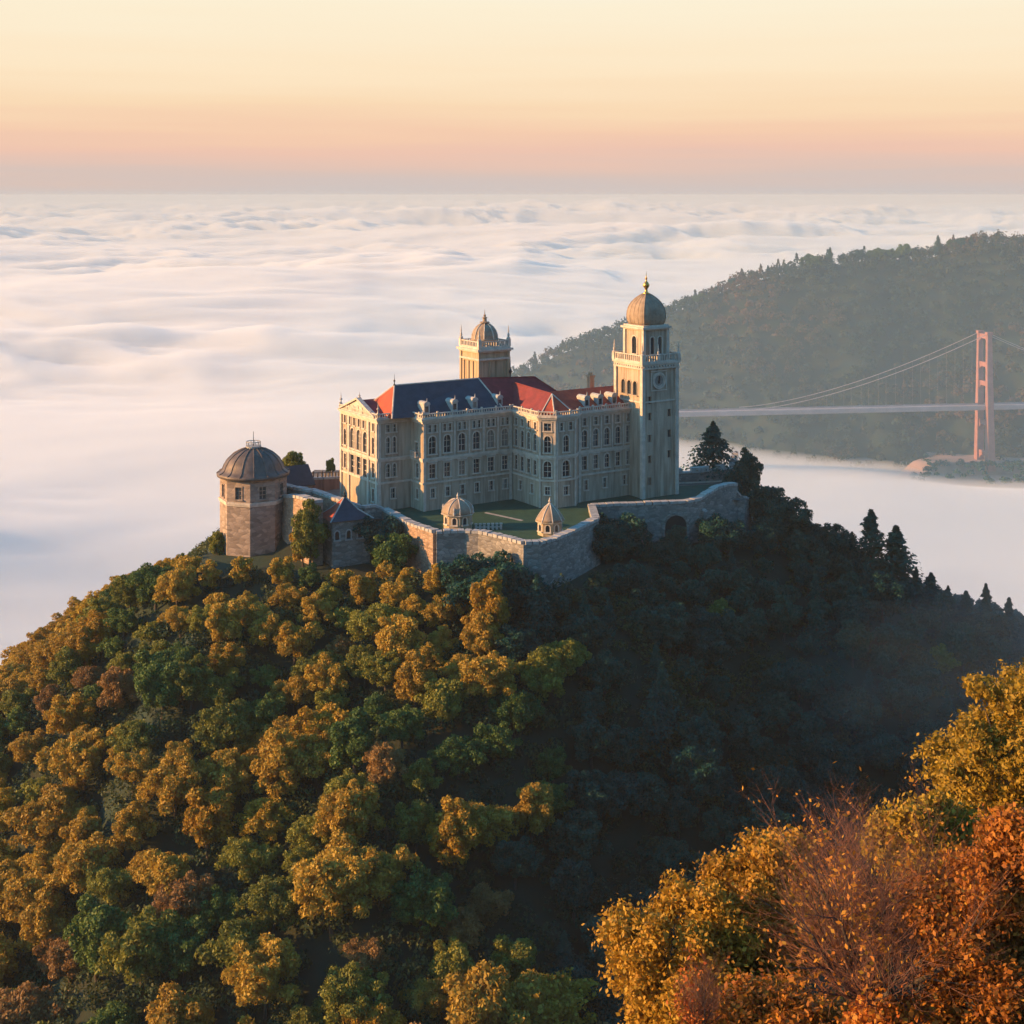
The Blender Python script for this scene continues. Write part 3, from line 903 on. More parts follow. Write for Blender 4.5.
# ------------------------------------------------------------------ bell tower (square, behind the roof)
def square_tower(root, a, z0, z1, name='wall', m='tower'):
    mb = MB(); mb.box(-a, a, -a, a, z0, z1); return mb.build(name, M[m], root)
def sq_path(a): return [(-a, -a), (a, -a), (a, a), (-a, a), (-a, -a)]
def sq_band(mb, a0, a1, z0, z1, m=0):
    if a0 <= 0: mb.box(-a1, a1, -a1, a1, z0, z1, m); return
    mb.box(-a1, a1, -a1, -a0, z0, z1, m); mb.box(-a1, a1, a0, a1, z0, z1, m)
    mb.box(-a1, -a0, -a0, a0, z0, z1, m); mb.box(a0, a1, -a0, a0, z0, z1, m)
def sq_balustrade(root, a, z, h=1.25, post=.22, step=.62):
    mb = MB()
    sq_band(mb, a - .28, a, z, z + .22); sq_band(mb, a - .28, a, z + h - .2, z + h)
    n = int(2 * a / step)
    for k in range(n + 1):
        t = -a + .14 + (2 * a - .28) * k / n
        for x, y in ((t, -a + .14), (t, a - .14), (-a + .14, t), (a - .14, t)):
            mb.box(x - .1, x + .1, y - .1, y + .1, z + .22, z + h - .2)
    return mb.build('balustrade', M['trim'], root)
def pinnacle(root, x, y, z, h, r=.4):
    mb = MB()
    mb.box(x - r, x + r, y - r, y + r, z, z + h * .34)
    mb.lathe([(r * 1.2, z + h * .345), (r * 1.2, z + h * .4), (r * .6, z + h * .44), (r * .75, z + h * .55), (r * .3, z + h * .64), (r * .45, z + h * .68), (.03, z + h)], 8, x, y)
    return mb.build('pinnacle', M['trim'], root)

Yb = 291.0
bx = P(484.5, 195, Yb)
bell = empty('bell_tower', (bx.x, Yb + 2.0, 0), TH)
tag(bell, 'square ochre stone tower with small dome and corner pinnacles rising behind the slate roof', 'tower')
a = 3.55
zc = CAMZ - (351.5 - HY) * Yb / FPX
mb = MB()
for i, (p, q) in enumerate(zip(sq_path(a)[:-1], sq_path(a)[1:])):
    F, L = frame2(p, q)
    facade(mb, F, L, -2, zc, [(L * .13, L * .36, 19, zc - 1.9, 'p'), (L * .40, L * .60, 19, zc - 1.9, 'p'), (L * .64, L * .87, 19, zc - 1.9, 'p')], dep=.25)
    for o in ((L * .13, L * .36), (L * .40, L * .60), (L * .64, L * .87)):
        mb.poly([F(o[0], -.25, 19), F(o[1], -.25, 19), F(o[1], -.25, zc - 1.9), F(o[0], -.25, zc - 1.9)])
mb.build('wall', M['plaster'], bell)
mb = MB()
for x in (-a, a):
    for y in (-a, a): mb.box(x - .28, x + .28, y - .28, y + .28, -2, zc - .01)
mb.build('pilaster', M['plaster'], bell)
mb = MB(); sq_band(mb, a - .2, a + .3, zc - 1.6, zc - 1.2); sq_band(mb, a - .2, a + .45, zc, zc + .3); sq_band(mb, 0, a + .8, zc + .304, zc + .7); sq_band(mb, 0, a + .35, zc + .704, zc + 1.0)
mb.build('cornice', M['trim'], bell)
sq_balustrade(bell, a + .25, zc + 1.004, 1.3)
mb = MB(); mb.lathe([(2.75, zc + 1.0), (2.75, zc + 2.2), (2.95, zc + 2.3), (2.95, zc + 2.5), (2.7, zc + 2.6), (2.62, zc + 3.3), (2.3, zc + 4.2), (1.75, zc + 4.95), (1.1, zc + 5.45), (.5, zc + 5.7)], 16, a0=R(11))
mb.build('dome', M['dome_stone'], bell, smooth=False)
mb = MB()
for k in range(8):
    t = 2 * math.pi * k / 8 + R(11)
    pr = [(2.72, 2.6), (2.66, 3.3), (2.34, 4.2), (1.79, 4.97), (1.12, 5.48), (.5, 5.74)]
    for (r0, z0), (r1, z1) in zip(pr[:-1], pr[1:]):
        mb.tube((r0 * math.cos(t), r0 * math.sin(t), zc + z0), (r1 * math.cos(t), r1 * math.sin(t), zc + z1), .12, .12, 5)
mb.build('rib', M['trim'], bell)
mb = MB(); mb.lathe([(.6, zc + 5.6), (1.05, zc + 5.85), (1.05, zc + 6.0), (.45, zc + 6.1), (.4, zc + 6.7), (.62, zc + 6.85), (.2, zc + 7.1), (.28, zc + 7.4), (.1, zc + 7.6), (.02, zc + 8.6)], 10)
mb.build('finial', M['dome_stone'], bell)
for x in (-1, 1):
    for y in (-1, 1): pinnacle(bell, x * (a + .05), y * (a + .05), zc + 1.0, 4.4, .36)

# ------------------------------------------------------------------ clock tower
tw = 8.7
ucT, vcT = 0, 0
Yt = 281.0
tc_ = ((642.7 - CX) * Yt / FPX, Yt)                              # front left corner
ctr = (tc_[0] + tw / 2 * _c - tw / 2 * _s, tc_[1] + tw / 2 * _s + tw / 2 * _c)
clock_t = empty('clock_tower', (ctr[0], ctr[1], 0), TH)
tag(clock_t, 'tall square clock tower with grey dome and golden finial at the end of the palace', 'tower')
a = tw / 2
zc = CAMZ - (366.6 - HY) * Yt / FPX
slit = lambda c, z: (c - .36, c + .36, z, z + 1.5, 'slit')
mb = MB()
for i, (p, q) in enumerate(zip(sq_path(a)[:-1], sq_path(a)[1:])):
    F, L = frame2(p, q)
    ops = []
    if i == 0:
        ops = [slit(1.75, z) for z in (2.6, 7.0, 11.2, 15.6, 18.9)] + [slit(6.8, z) for z in (7.6, 11.8, 16.0)]
    if i == 3:
        ops = [(L * f - .65, L * f + .65, zc - 6.0, zc - 3.2, 'arch') for f in (.28, .5, .72)]
    facade(mb, F, L, -4, zc, ops)
    for op in ops: window(clock_t, F, op, trim=M['tower'], sill=(i == 3), bars=False, hood=False)
mb.build('wall', M['tower'], clock_t)
mb = MB()
for x in (-1, 1):
    for y in (-1, 1):
        mb.box(x * a - .38, x * a + .38, y * a - .38, y * a + .38, -4, zc - .01)
mb.build('quoin', M['trim'], clock_t)
mb = MB()
sq_band(mb, a - .2, a + .18, zc - 7.4, zc - 7.1); sq_band(mb, a - .2, a + .45, zc - .7, zc - .35)
sq_band(mb, a - .2, a + .4, zc, zc + .3); sq_band(mb, 0, a + .62, zc + .304, zc + .75)
for k in range(13):
    t = -a + 2 * a * k / 12
    for x, y in ((t, -a - .35), (-a - .35, t), (t, a + .35), (a + .35, t)): mb.box(x - .16, x + .16, y - .22, y + .22, zc - .34, zc - .004)
mb.build('cornice', M['trim'], clock_t)
sq_balustrade(clock_t, a + .5, zc + .754, 1.5)
for x in (-1, 1):
    for y in (-1, 1): pinnacle(clock_t, x * (a + .3), y * (a + .3), zc + .75, 4.0, .36)
pinnacle(clock_t, -.6, -(a + .3), zc + .75, 3.6, .36)
# clock
F, L = frame2(sq_path(a)[0], sq_path(a)[1])
cs, cz, cr = L * .47, zc - 3.1, 1.35
mb = MB()
N = 24
def disc(F, s, z, r, o): return [F(s + r * math.cos(2 * math.pi * k / N), o, z + r * math.sin(2 * math.pi * k / N)) for k in range(N)]
for r0, r1, o in ((cr, cr + .35, .30), (cr - .28, cr - .04, .16)):
    A, B = disc(F, cs, cz, r0, o), disc(F, cs, cz, r1, o); C_, D = disc(F, cs, cz, r0, .01), disc(F, cs, cz, r1, .01)
    mb.add(A + B + C_ + D, [(k, (k + 1) % N, N + (k + 1) % N, N + k) for k in range(N)] + [(N + k, N + (k + 1) % N, 3 * N + (k + 1) % N, 3 * N + k) for k in range(N)] + [(k, 2 * N + k, 2 * N + (k + 1) % N, (k + 1) % N) for k in range(N)])
for sgn in (-1, 1):
    mb.fbox(F, cs + sgn * 1.9 - .12, cs + sgn * 1.9 + .12, .0, .16, cz - 1.7, cz + 1.7)
mb.fbox(F, cs - 2.05, cs + 2.05, .0, .18, cz + 1.85, cz + 2.05); mb.fbox(F, cs - 2.05, cs + 2.05, .0, .18, cz - 2.05, cz - 1.85)
face = mb.build('clock_face', M['trim'], clock_t)
mb = MB(); mb.poly(disc(F, cs, cz, cr, .05)); mb.build('dial', mat('clock_dial', (.30, .27, .23), .6, .3, 1.5), face)
for dx, dz, w in ((.12, .95, .13), (-.1, -.55, .16)):
    mb = MB(); mb.fbox(F, cs + min(0, dx) - w, cs + max(0, dx) + w, .19, .24, cz + min(0, dz), cz + max(0, dz))
    mb.build('hand', M['iron'], face)
# lantern
al = 3.05
zl0, zl1 = zc + .75, CAMZ - (329.5 - HY) * (Yt + 4.5) / FPX
mb = MB()
for i, (p, q) in enumerate(zip(sq_path(al)[:-1], sq_path(al)[1:])):
    F, L = frame2(p, q)
    ops = [(L / 2 - .75, L / 2 + .75, zl0 + 1.4, zl1 - 1.3, 'arch')] if i in (3, 1) else [(L * .36 - .5, L * .36 + .5, zl0 + 1.4, zl1 - 1.4, 'arch'), (L * .68 - .5, L * .68 + .5, zl0 + 1.4, zl1 - 1.4, 'arch')]
    facade(mb, F, L, zl0, zl1, ops)
    for op in ops: window(clock_t, F, op, bars=False, hood=False)
mb.build('lantern', M['tower'], clock_t)
mb = MB()
for x in (-1, 1):
    for y in (-1, 1): mb.box(x * al - .32, x * al + .32, y * al - .32, y * al + .32, zl0, zl1 - .01)
sq_band(mb, al - .2, al + .3, zl1, zl1 + .25); sq_band(mb, 0, al + .7, zl1 + .254, zl1 + .65); sq_band(mb, 0, al + .25, zl1 + .654, zl1 + 1.0)
mb.build('lantern_cornice', M['trim'], clock_t)
zd = zl1 + 1.0
zt_ = CAMZ - (294 - HY) * (Yt + 4.5) / FPX
hD = zt_ - zd
prof = [(3.0, 0), (3.28, .10), (3.42, .24), (3.38, .40), (3.12, .56), (2.62, .71), (1.9, .84), (1.1, .94), (.45, 1.0)]
mb = MB(); mb.lathe([(r * .94, zd + hD * t) for r, t in prof], 40, a0=0, sq=5.0)
dome_o = mb.build('dome', M['dome_stone'], clock_t, smooth=True)
mb = MB()
for k in range(16):
    t = 2 * math.pi * k / 16
    k4 = .94 / (abs(math.cos(t)) ** 5 + abs(math.sin(t)) ** 5) ** .2
    pts = [(r * k4 * math.cos(t), r * k4 * math.sin(t), zd + hD * q) for r, q in prof]
    rr_ = .15 if k % 4 == 2 else .07
    for p, q in zip(pts[:-1], pts[1:]): mb.tube(p, q, rr_, rr_, 5)
mb.build('rib', M['dome_stone'], dome_o)
zf = CAMZ - (271 - HY) * (Yt + 4.5) / FPX
mb = MB(); hh = zf - zt_
mb.lathe([(.55, zt_ - .2), (.7, zt_ + .1), (.35, zt_ + .3), (.28, zt_ + hh * .2), (.62, zt_ + hh * .3), (.72, zt_ + hh * .38), (.5, zt_ + hh * .46), (.2, zt_ + hh * .54), (.14, zt_ + hh * .62), (.26, zt_ + hh * .66), (.1, zt_ + hh * .72), (.02, zt_ + hh)], 12)
mb.build('finial', M['gold'], clock_t, smooth=True)

# ------------------------------------------------------------------ domed bastion on the left
Yq = 265.0
q0 = P(249.5, 472, Yq)
bast = empty('domed_round_tower', (q0.x, Yq + 4, 0))
tag(bast, 'stout octagonal stone tower under a wide dark ribbed dome, left of the palace', 'tower')
rB = 6.35
zr = CAMZ - (473 - HY) * (Yq + 4) / FPX
A0 = R(-90 + 5)
octp = [(rB * math.cos(A0 + R(45) * k), rB * math.sin(A0 + R(45) * k)) for k in range(8)]
mb = MB()
for k in range(8):
    p, q = octp[k], octp[(k + 1) % 8]
    F, L = frame2(p, q)
    ops = [(L / 2 - .65, L / 2 + .65, zr - 3.9, zr - 1.6, 'rect')]
    facade(mb, F, L, -14, zr, ops)
    if k in (0, 1, 5, 6, 7): window(bast, F, ops[0], trim=M['bastion'], bars=True, hood=False)
mb.build('wall', M['bastion'], bast)
def oct_band(mb, r0, r1, z0, z1):
    pts0 = [(r0 * math.cos(A0 + R(45) * k), r0 * math.sin(A0 + R(45) * k)) for k in range(8)]
    pts1 = [(r1 * math.cos(A0 + R(45) * k), r1 * math.sin(A0 + R(45) * k)) for k in range(8)]
    for k in range(8):
        j = (k + 1) % 8
        vs = [(*pts0[k], z0), (*pts0[j], z0), (*pts1[j], z0), (*pts1[k], z0), (*pts0[k], z1), (*pts0[j], z1), (*pts1[j], z1), (*pts1[k], z1)]
        mb.add(vs, [(0, 1, 2, 3), (7, 6, 5, 4), (3, 2, 6, 7), (0, 4, 5, 1)])
mb = MB(); oct_band(mb, rB - .1, rB + .28, zr - 4.9, zr - 4.45); oct_band(mb, rB - .1, rB + .16, zr - 5.2, zr - 4.906)
mb.build('string_course', M['trim'], bast)
mb = MB(); oct_band(mb, rB - .1, rB + .35, zr - .5, zr - .01)
mb.build('cornice', M['bastion'], bast)
zt_ = CAMZ - (447 - HY) * (Yq + 4) / FPX
hD = zt_ - zr
prof = [(6.9, -.05), (6.95, .06), (6.35, .11), (5.85, .20), (5.55, .36), (4.95, .56), (3.95, .75), (2.55, .90), (1.2, .98)]
mb = MB(); mb.lathe([(r, zr + hD * t) for r, t in prof], 32)
dome_b = mb.build('dome', M['dome'], bast, smooth=True)
mb = MB()
for k in range(16):
    t = 2 * math.pi * (k + .5) / 16
    pts = [(r * math.cos(t), r * math.sin(t), zr + hD * q + .03) for r, q in prof[1:]]
    for p, q in zip(pts[:-1], pts[1:]): mb.tube(p, q, .11, .11, 5)
mb.build('rib', M['dome'], dome_b)
mb = MB(); mb.lathe([(1.35, zt_ - .5), (1.35, zt_ + .05), (1.5, zt_ + .1), (1.5, zt_ + .25)], 16)
for k in range(12):
    t = 2 * math.pi * k / 12
    mb.tube((1.35 * math.cos(t), 1.35 * math.sin(t), zt_ + .2), (1.35 * math.cos(t), 1.35 * math.sin(t), zt_ + 1.05), .07, .07, 5)
    t2 = 2 * math.pi * (k + 1) / 12
    mb.tube((1.35 * math.cos(t), 1.35 * math.sin(t), zt_ + 1.05), (1.35 * math.cos(t2), 1.35 * math.sin(t2), zt_ + 1.05), .09, .09, 5)
mb.build('railing', M['coping'], bast)
mb = MB(); mb.tube((0, 0, zt_), (0, 0, zt_ + 3.0), .09, .05, 6); mb.build('flagpole', M['iron'], bast)
# buttress at its left foot
mb = MB()
F, L = frame2(octp[5], octp[6])
vs = [F(.2, -.2, -14), F(L * .6, -.2, -14), F(L * .6, 1.6, -14), F(.2, 1.6, -14), F(.2, -.2, -3.0), F(L * .6, -.2, -3.0), F(L * .6, .15, -3.4), F(.2, .15, -3.4)]
mb.add(vs, [(0, 3, 2, 1), (4, 5, 6, 7), (0, 1, 5, 4), (1, 2, 6, 5), (2, 3, 7, 6), (3, 0, 4, 7)])
mb.build('buttress', M['brick'], bast)

# ------------------------------------------------------------------ small tower with the pyramid roof
Yp = 255.0
pc = ((332.4 - CX) * Yp / FPX, Yp)
pyr = empty('pyramid_roofed_tower', (pc[0], pc[1], 0), TH - R(8))
tag(pyr, 'squat stone tower with a steep dark pyramid roof and three slit windows facing the slope', 'tower')
wu, wv = 7.2, 5.8
ze = CAMZ - (521 - HY) * Yp / FPX
mb = MB()
pth = [(0, wv), (0, 0), (wu, 0), (wu, wv), (0, wv)]
for i, (p, q) in enumerate(zip(pth[:-1], pth[1:])):
    F, L = frame2(p, q)
    ops = []
    if i == 1: ops = [(s - .4, s + .4, ze - 3.6, ze - 2.0, 'arch') for s in (.9, 3.1, 5.3)]
    if i == 0: ops = [(s - .35, s + .35, ze - 3.7, ze - 1.9, 'arch') for s in (1.8, 3.9)]
    facade(mb, F, L, -16, ze, ops)
    for op in ops: window(pyr, F, op, trim=M['coping'], bars=False, hood=False)
mb.build('wall', M['rubble'], pyr)
mb = MB()
e = .55
ap0, ap1 = (wu * .42, wv / 2, CAMZ - (497 - HY) * (Yp + 3.4) / FPX), (wu * .5, wv / 2, CAMZ - (497 - HY) * (Yp + 3.4) / FPX)
lo = [(-e, -e, ze - .15), (wu + e, -e, ze - .15), (wu + e, wv + e, ze - .15), (-e, wv + e, ze - .15)]
mid_ = [(lambda c: tuple(c[i] * .5 + ap0[i] * .5 - (.35 if i == 2 else 0) for i in range(3)))(c) for c in lo]
apx = ((ap0[0] + ap1[0]) / 2, ap0[1], ap0[2])
for k in range(4):
    j = (k + 1) % 4
    mb.poly([lo[k], lo[j], mid_[j], mid_[k]], 1 if k == 3 else 0); mb.poly([mid_[k], mid_[j], apx], 1 if k == 3 else 0)
mb.poly(lo[::-1], 0)
rf = mb.build('roof', [M['slate'], M['red']], pyr)
mb = MB()
for k in range(4): mb.tube(lo[k], mid_[k], .13, .13, 5); mb.tube(mid_[k], apx, .13, .13, 5)
mb.build('ridge_tiles', M['coping'], rf)
mb = MB(); mb.lathe([(.3, apx[2] - .2), (.35, apx[2] + .1), (.12, apx[2] + .3), (.22, apx[2] + .7), (.1, apx[2] + .9), (.02, apx[2] + 1.9)], 8, apx[0], apx[1]); mb.build('finial', M['iron'], pyr)
# ------------------------------------------------------------------ terrace, courtyard and its walls
WPX = [(384.7, 510), (410.5, 524), (436, 533), (465, 532), (480, 533), (496, 536), (511, 540), (525, 544), (539, 543.5), (553, 540), (567.5, 534), (595.6, 520), (591.5, 506.5)]
WPT = [XatZ(x, y, 1.0) for x, y in WPX]
RPX = [(591.5, 506.5, 1.0), (620, 505, 1.0), (652, 504, 1.0), (685, 502.5, 1.0)]
RPT = [(*XatZ(x, y, z), z) for x, y, z in RPX]
for x, y, Y in ((698, 500, 275.5), (707, 494, 277), (716, 488.5, 279), (726, 485.5, 281), (735, 485, 283)):
    p = P(x, y, Y); RPT.append((p.x, p.y, p.z))

def sheet(name, pts, z, m, label, cat='ground'):
    mb = MB(); mb.poly([(x, y, z) for x, y in pts]); o = mb.build(name, m); tag(o, label, cat, kind='structure'); return o
lawn_m = mat('lawn_grass', (.030, .085, .048), .95, .35, .5, .4, 9.0, col2=(.018, .060, .036))
court_m = mat('courtyard_gravel', (.20, .17, .14), .95, .3, .5, .2, 6.0)
court = sheet('courtyard', [(-30, 264), (-41, 264), (-47, 285), (-44, 312), (48, 310), (46, 281)] + [(p[0], p[1]) for p in RPT[:-1]][::-1] + [], -.25, court_m, 'gravel courtyard around the palace')
def inset(pts, d):
    return pts
lawn = sheet('lawn', [(p[0], p[1]) for p in WPT] + [(p[0], p[1]) for p in RPT[1:]] + [(46, 296), (20, 290), (-10, 285), (-30, 276)], 0.0, lawn_m, 'dark green terrace lawn in front of the palace')
pm_ = mat('pale_path', (.42, .38, .32), .95, .3, 1.0)
mb = MB()
a_, b_ = XatZ(484, 513, 0), XatZ(521, 521, 0)
mb.poly([(a_[0], a_[1], .006), (b_[0], b_[1], .006), (b_[0] + .5, b_[1] + .7, .006), (a_[0] + .4, a_[1] + .8, .006)])
mb.build('path', pm_); tag(bpy.data.objects['path'], 'thin pale path across the terrace lawn', 'path', kind='structure')

def stone_wall(name, pts, zb, thick, m, label, coping='blocks', group=None, cat='wall', step=1.5, batter=0.0, cop_m=None):
    """free-standing wall through pts (x, y, ztop); outer face on the right of travel"""
    root = empty(name, (pts[0][0], pts[0][1], 0))
    ox, oy = pts[0][0], pts[0][1]
    P2 = [(p[0] - ox, p[1] - oy) for p in pts]
    zs = [p[2] for p in pts]
    a, b = offset_path(P2, -thick / 2), offset_path(P2, thick / 2)
    bb = offset_path(P2, thick / 2 + batter)
    mb = MB(); n = len(P2)
    for i in range(n - 1):
        # split the face into short panels with a slightly irregular surface
        vs = [(*a[i], zb), (*a[i + 1], zb), (*bb[i + 1], zb), (*bb[i], zb), (*a[i], zs[i]), (*a[i + 1], zs[i + 1]), (*b[i + 1], zs[i + 1]), (*b[i], zs[i])]
        fs = [(0, 1, 2, 3), (7, 6, 5, 4), (3, 2, 6, 7), (0, 4, 5, 1)]
        if i == 0: fs.append((0, 3, 7, 4))
        if i == n - 2: fs.append((1, 5, 6, 2))
        mb.add(vs, fs)
    mb.build('masonry', m, root)
    rng = random.Random(len(name) + n)
    cb = MB()
    for i in range(n - 1):
        F, L = frame2(P2[i], P2[i + 1])
        z0, z1 = zs[i], zs[i + 1]
        k = max(1, round(L / step))
        for j in range(k):
            s0, s1 = L * j / k + .03, L * (j + 1) / k - .03
            if coping == 'blocks': s1 -= .18 * rng.random() + .05
            h = .42 + (.16 * rng.random() if coping == 'blocks' else 0)
            if coping == 'crenel': h = 1.1 if j % 2 == 0 else .3
            e = thick / 2 + .14
            za, zb_ = z0 + (z1 - z0) * s0 / L, z0 + (z1 - z0) * s1 / L
            vs = [F(s0, -e, za + .004), F(s1, -e, zb_ + .004), F(s1, e, zb_ + .004), F(s0, e, za + .004), F(s0, -e, za + h), F(s1, -e, zb_ + h), F(s1, e, zb_ + h), F(s0, e, za + h)]
            cb.add(vs, [(0, 3, 2, 1), (4, 5, 6, 7), (0, 1, 5, 4), (1, 2, 6, 5), (2, 3, 7, 6), (3, 0, 4, 7)])
    cb.build('coping', cop_m or M['coping'], root)
    tag(root, label, cat, group)
    return root

stone_wall('terrace_wall', [(x, y, 1.0) for x, y in WPT[:3]], -16, 1.3, M['brick'], 'brick-brown retaining wall with pale coping running down to the terrace corner', step=1.3)
stone_wall('terrace_wall', [(x, y, 1.0) for x, y in WPT[2:12]], -16, 1.3, M['rubble'], 'long curving grey rubble wall below the lawn terrace with two domed sentry boxes', step=1.3, batter=.8)
stone_wall('terrace_wall', [(x, y, 1.0) for x, y in WPT[11:]], -16, 1.2, M['rubble'], 'short side wall linking the curved lower terrace to the straight upper wall', step=1.3)

# right-hand wall with an arched niche and a buttress
r0 = RPT[0]
root = stone_wall('rampart', RPT, -15, 1.3, M['rubble'], 'grey rampart under the clock tower, its coping curving up at the right end', step=1.5, batter=.5)
def niche(px, y0, y1, w, Yoff):
    """arched niche built proud of the wall: a stone arch ring, the shade inside painted on a flat panel"""
    # find the wall segment under this column
    for p, q in zip(RPT[:-1], RPT[1:]):
        kx = (px - CX) / FPX
        t = (kx * p[1] - p[0]) / ((q[0] - p[0]) - kx * (q[1] - p[1]))
        if 0 <= t <= 1:
            F, L = frame2(p, q); s = t * L; Yw = p[1] + t * (q[1] - p[1])
            return F, s, Yw
    return None
F, s, Yw = niche(674, 515, 540, 5, 0)
z1 = CAMZ - (514 - HY) * Yw / FPX; rad = 2.2
F2 = lambda a_, o, z: (lambda q: (q[0] - r0[0], q[1] - r0[1], q[2]))(F(a_, o + 1.05, z))
mb = MB(); N = 12; zs_ = z1 - rad
pi_ = [(s - rad * math.cos(math.pi * k / N), zs_ + rad * math.sin(math.pi * k / N)) for k in range(N + 1)]
po_ = [(s - (rad + .5) * math.cos(math.pi * k / N), zs_ + (rad + .5) * math.sin(math.pi * k / N)) for k in range(N + 1)]
for i in range(N):
    A, B, C_, D = pi_[i], pi_[i + 1], po_[i + 1], po_[i]
    mb.poly([F2(A[0], .25, A[1]), F2(B[0], .25, B[1]), F2(C_[0], .25, C_[1]), F2(D[0], .25, D[1])])
    mb.poly([F2(D[0], .25, D[1]), F2(C_[0], .25, C_[1]), F2(C_[0], -.5, C_[1]), F2(D[0], -.5, D[1])])
    mb.poly([F2(A[0], .25, A[1]), F2(A[0], -.8, A[1]), F2(B[0], -.8, B[1]), F2(B[0], .25, B[1])])
mb.fbox(F2, s - rad - .5, s - rad, -.5, .25, zs_ - 6, zs_); mb.fbox(F2, s + rad, s + rad + .5, -.5, .25, zs_ - 6, zs_)
arch = mb.build('arch', M['rubble'], root)
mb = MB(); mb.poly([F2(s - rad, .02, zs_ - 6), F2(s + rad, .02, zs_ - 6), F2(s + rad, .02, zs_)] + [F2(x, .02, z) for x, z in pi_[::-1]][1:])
mb.build('recess', mat('painted_arch_shade', (.02, .03, .028), .95, .4, .8), arch)  # flat panel whose dark colour stands in for shade under the arch
F, s, Yw = niche(701, 515, 540, 5, 0)
F2 = lambda a_, o, z: (lambda q: (q[0] - r0[0], q[1] - r0[1], q[2]))(F(a_, o + .6, z))
mb = MB()
vs = [F2(s - .7, 0, -16), F2(s + .7, 0, -16), F2(s + .8, 2.2, -16), F2(s - .8, 2.2, -16), F2(s - .6, 0, -.6), F2(s + .6, 0, -.6), F2(s + .5, .7, -1.2), F2(s - .5, .7, -1.2)]
mb.add(vs, [(0, 3, 2, 1), (4, 5, 6, 7), (0, 1, 5, 4), (1, 2, 6, 5), (2, 3, 7, 6), (3, 0, 4, 7)])
mb.build('buttress', M['rubble'], root)

# broken end of the rampart, and the parapet of the upper terrace behind it
e0 = P(735, 488, 283); e1 = P(742, 497, 283); e2 = P(749, 505, 285)
stone_wall('ruined_wall', [(e0.x, e0.y, 1.4), (e1.x, e1.y, -.2), (e2.x, e2.y + 2, -1.6), (e2.x + .5, e2.y + 9, -2.2)], -15, 1.3, M['rubble'], 'broken stub of grey wall stepping down at the right end of the rampart')
q = [P(x, y, Y) for x, y, Y in ((672, 474, 297), (700, 472, 298), (732, 468.5, 300))]
up = stone_wall('parapet_wall', [(p.x, p.y, p.z) for p in q] + [(q[2].x + 3, q[2].y + 14, q[2].z)], -2, 1.0, M['rubble'], 'upper grey parapet wall with pale balusters right of the clock tower', step=2.0, coping='crenel')
mb = MB()
qq = [(p.x - q[0].x, p.y - q[0].y) for p in q]
F, L = frame2(qq[0], qq[1])
band(mb, [qq[0], qq[1], qq[2]], q[0].z - 2.0, q[0].z - 1.7, .3, .75)
mb.build('string_course', M['trim'], up)

# ------------------------------------------------------------------ left side: gatehouse, walls, upper terrace
zt4 = lambda x, y, Y: P(x, y, Y)
w = [P(287, 497, 268), P(300, 497.5, 263), P(319, 503, 257)]
stone_wall('ruined_wall', [(p.x, p.y, p.z) for p in w], -16, 1.6, M['brick'], 'crumbling sunlit brick wall overgrown with ivy, left of the pyramid-roofed tower', batter=.8)
w = [P(281, 485, 275), P(296, 489, 271.5), P(311, 492, 268)]
stone_wall('parapet_wall', [(p.x, p.y, p.z) for p in w], -12, 1.2, M['rubble'], 'pale-topped wall sloping down from the domed tower in the shade', cop_m=M['coping'])
w = [P(311, 491, 270), P(326, 496, 266), P(343, 502, 262), P(362, 508, 263)]
stone_wall('parapet_wall', [(p.x, p.y, p.z) for p in w], -12, 1.2, M['brick'], 'sunlit brick wall with white coping behind the pyramid-roofed tower', cop_m=M['coping'])
w = [P(362, 508, 263), P(374, 506.5, 266), P(384.7, 510, 266.7)]
stone_wall('parapet_wall', [(p.x, p.y, max(p.z, 1.0)) for p in w], -14, 1.2, M['rubble'], 'short wall between the pyramid-roofed tower and the terrace wall')
w = [P(300, 480, 288), P(322, 479, 290), P(345, 478, 294)]
ut = stone_wall('terrace_wall', [(p.x, p.y, p.z) for p in w], -4, 1.2, M['rose'], 'rose plastered wall with dark balustrade left of the palace end front', coping='flat', step=3)
mb = MB()
wl = [(p.x - w[0].x, p.y - w[0].y) for p in w]
for i in range(2):
    F, L = frame2(wl[i], wl[i + 1]); zb0, zb1 = w[i].z, w[i + 1].z
    n = int(L / .8)
    for k in range(n + 1):
        s = L * k / n; z = zb0 + (zb1 - zb0) * s / L + .42
        mb.fbox(F, s - .13, s + .13, -.13, .13, z, z + (1.25 if k % 3 == 0 else .8))
    for dz in (.85,):
        vs = [F(0, -.14, zb0 + .42 + dz), F(L, -.14, zb1 + .42 + dz), F(L, .14, zb1 + .42 + dz), F(0, .14, zb0 + .42 + dz)]
        vs += [(x, y, z + .16) for x, y, z in vs]
        mb.add(vs, [(0, 3, 2, 1), (4, 5, 6, 7), (0, 1, 5, 4), (1, 2, 6, 5), (2, 3, 7, 6), (3, 0, 4, 7)])
mb.build('balustrade', M['dome'], ut)

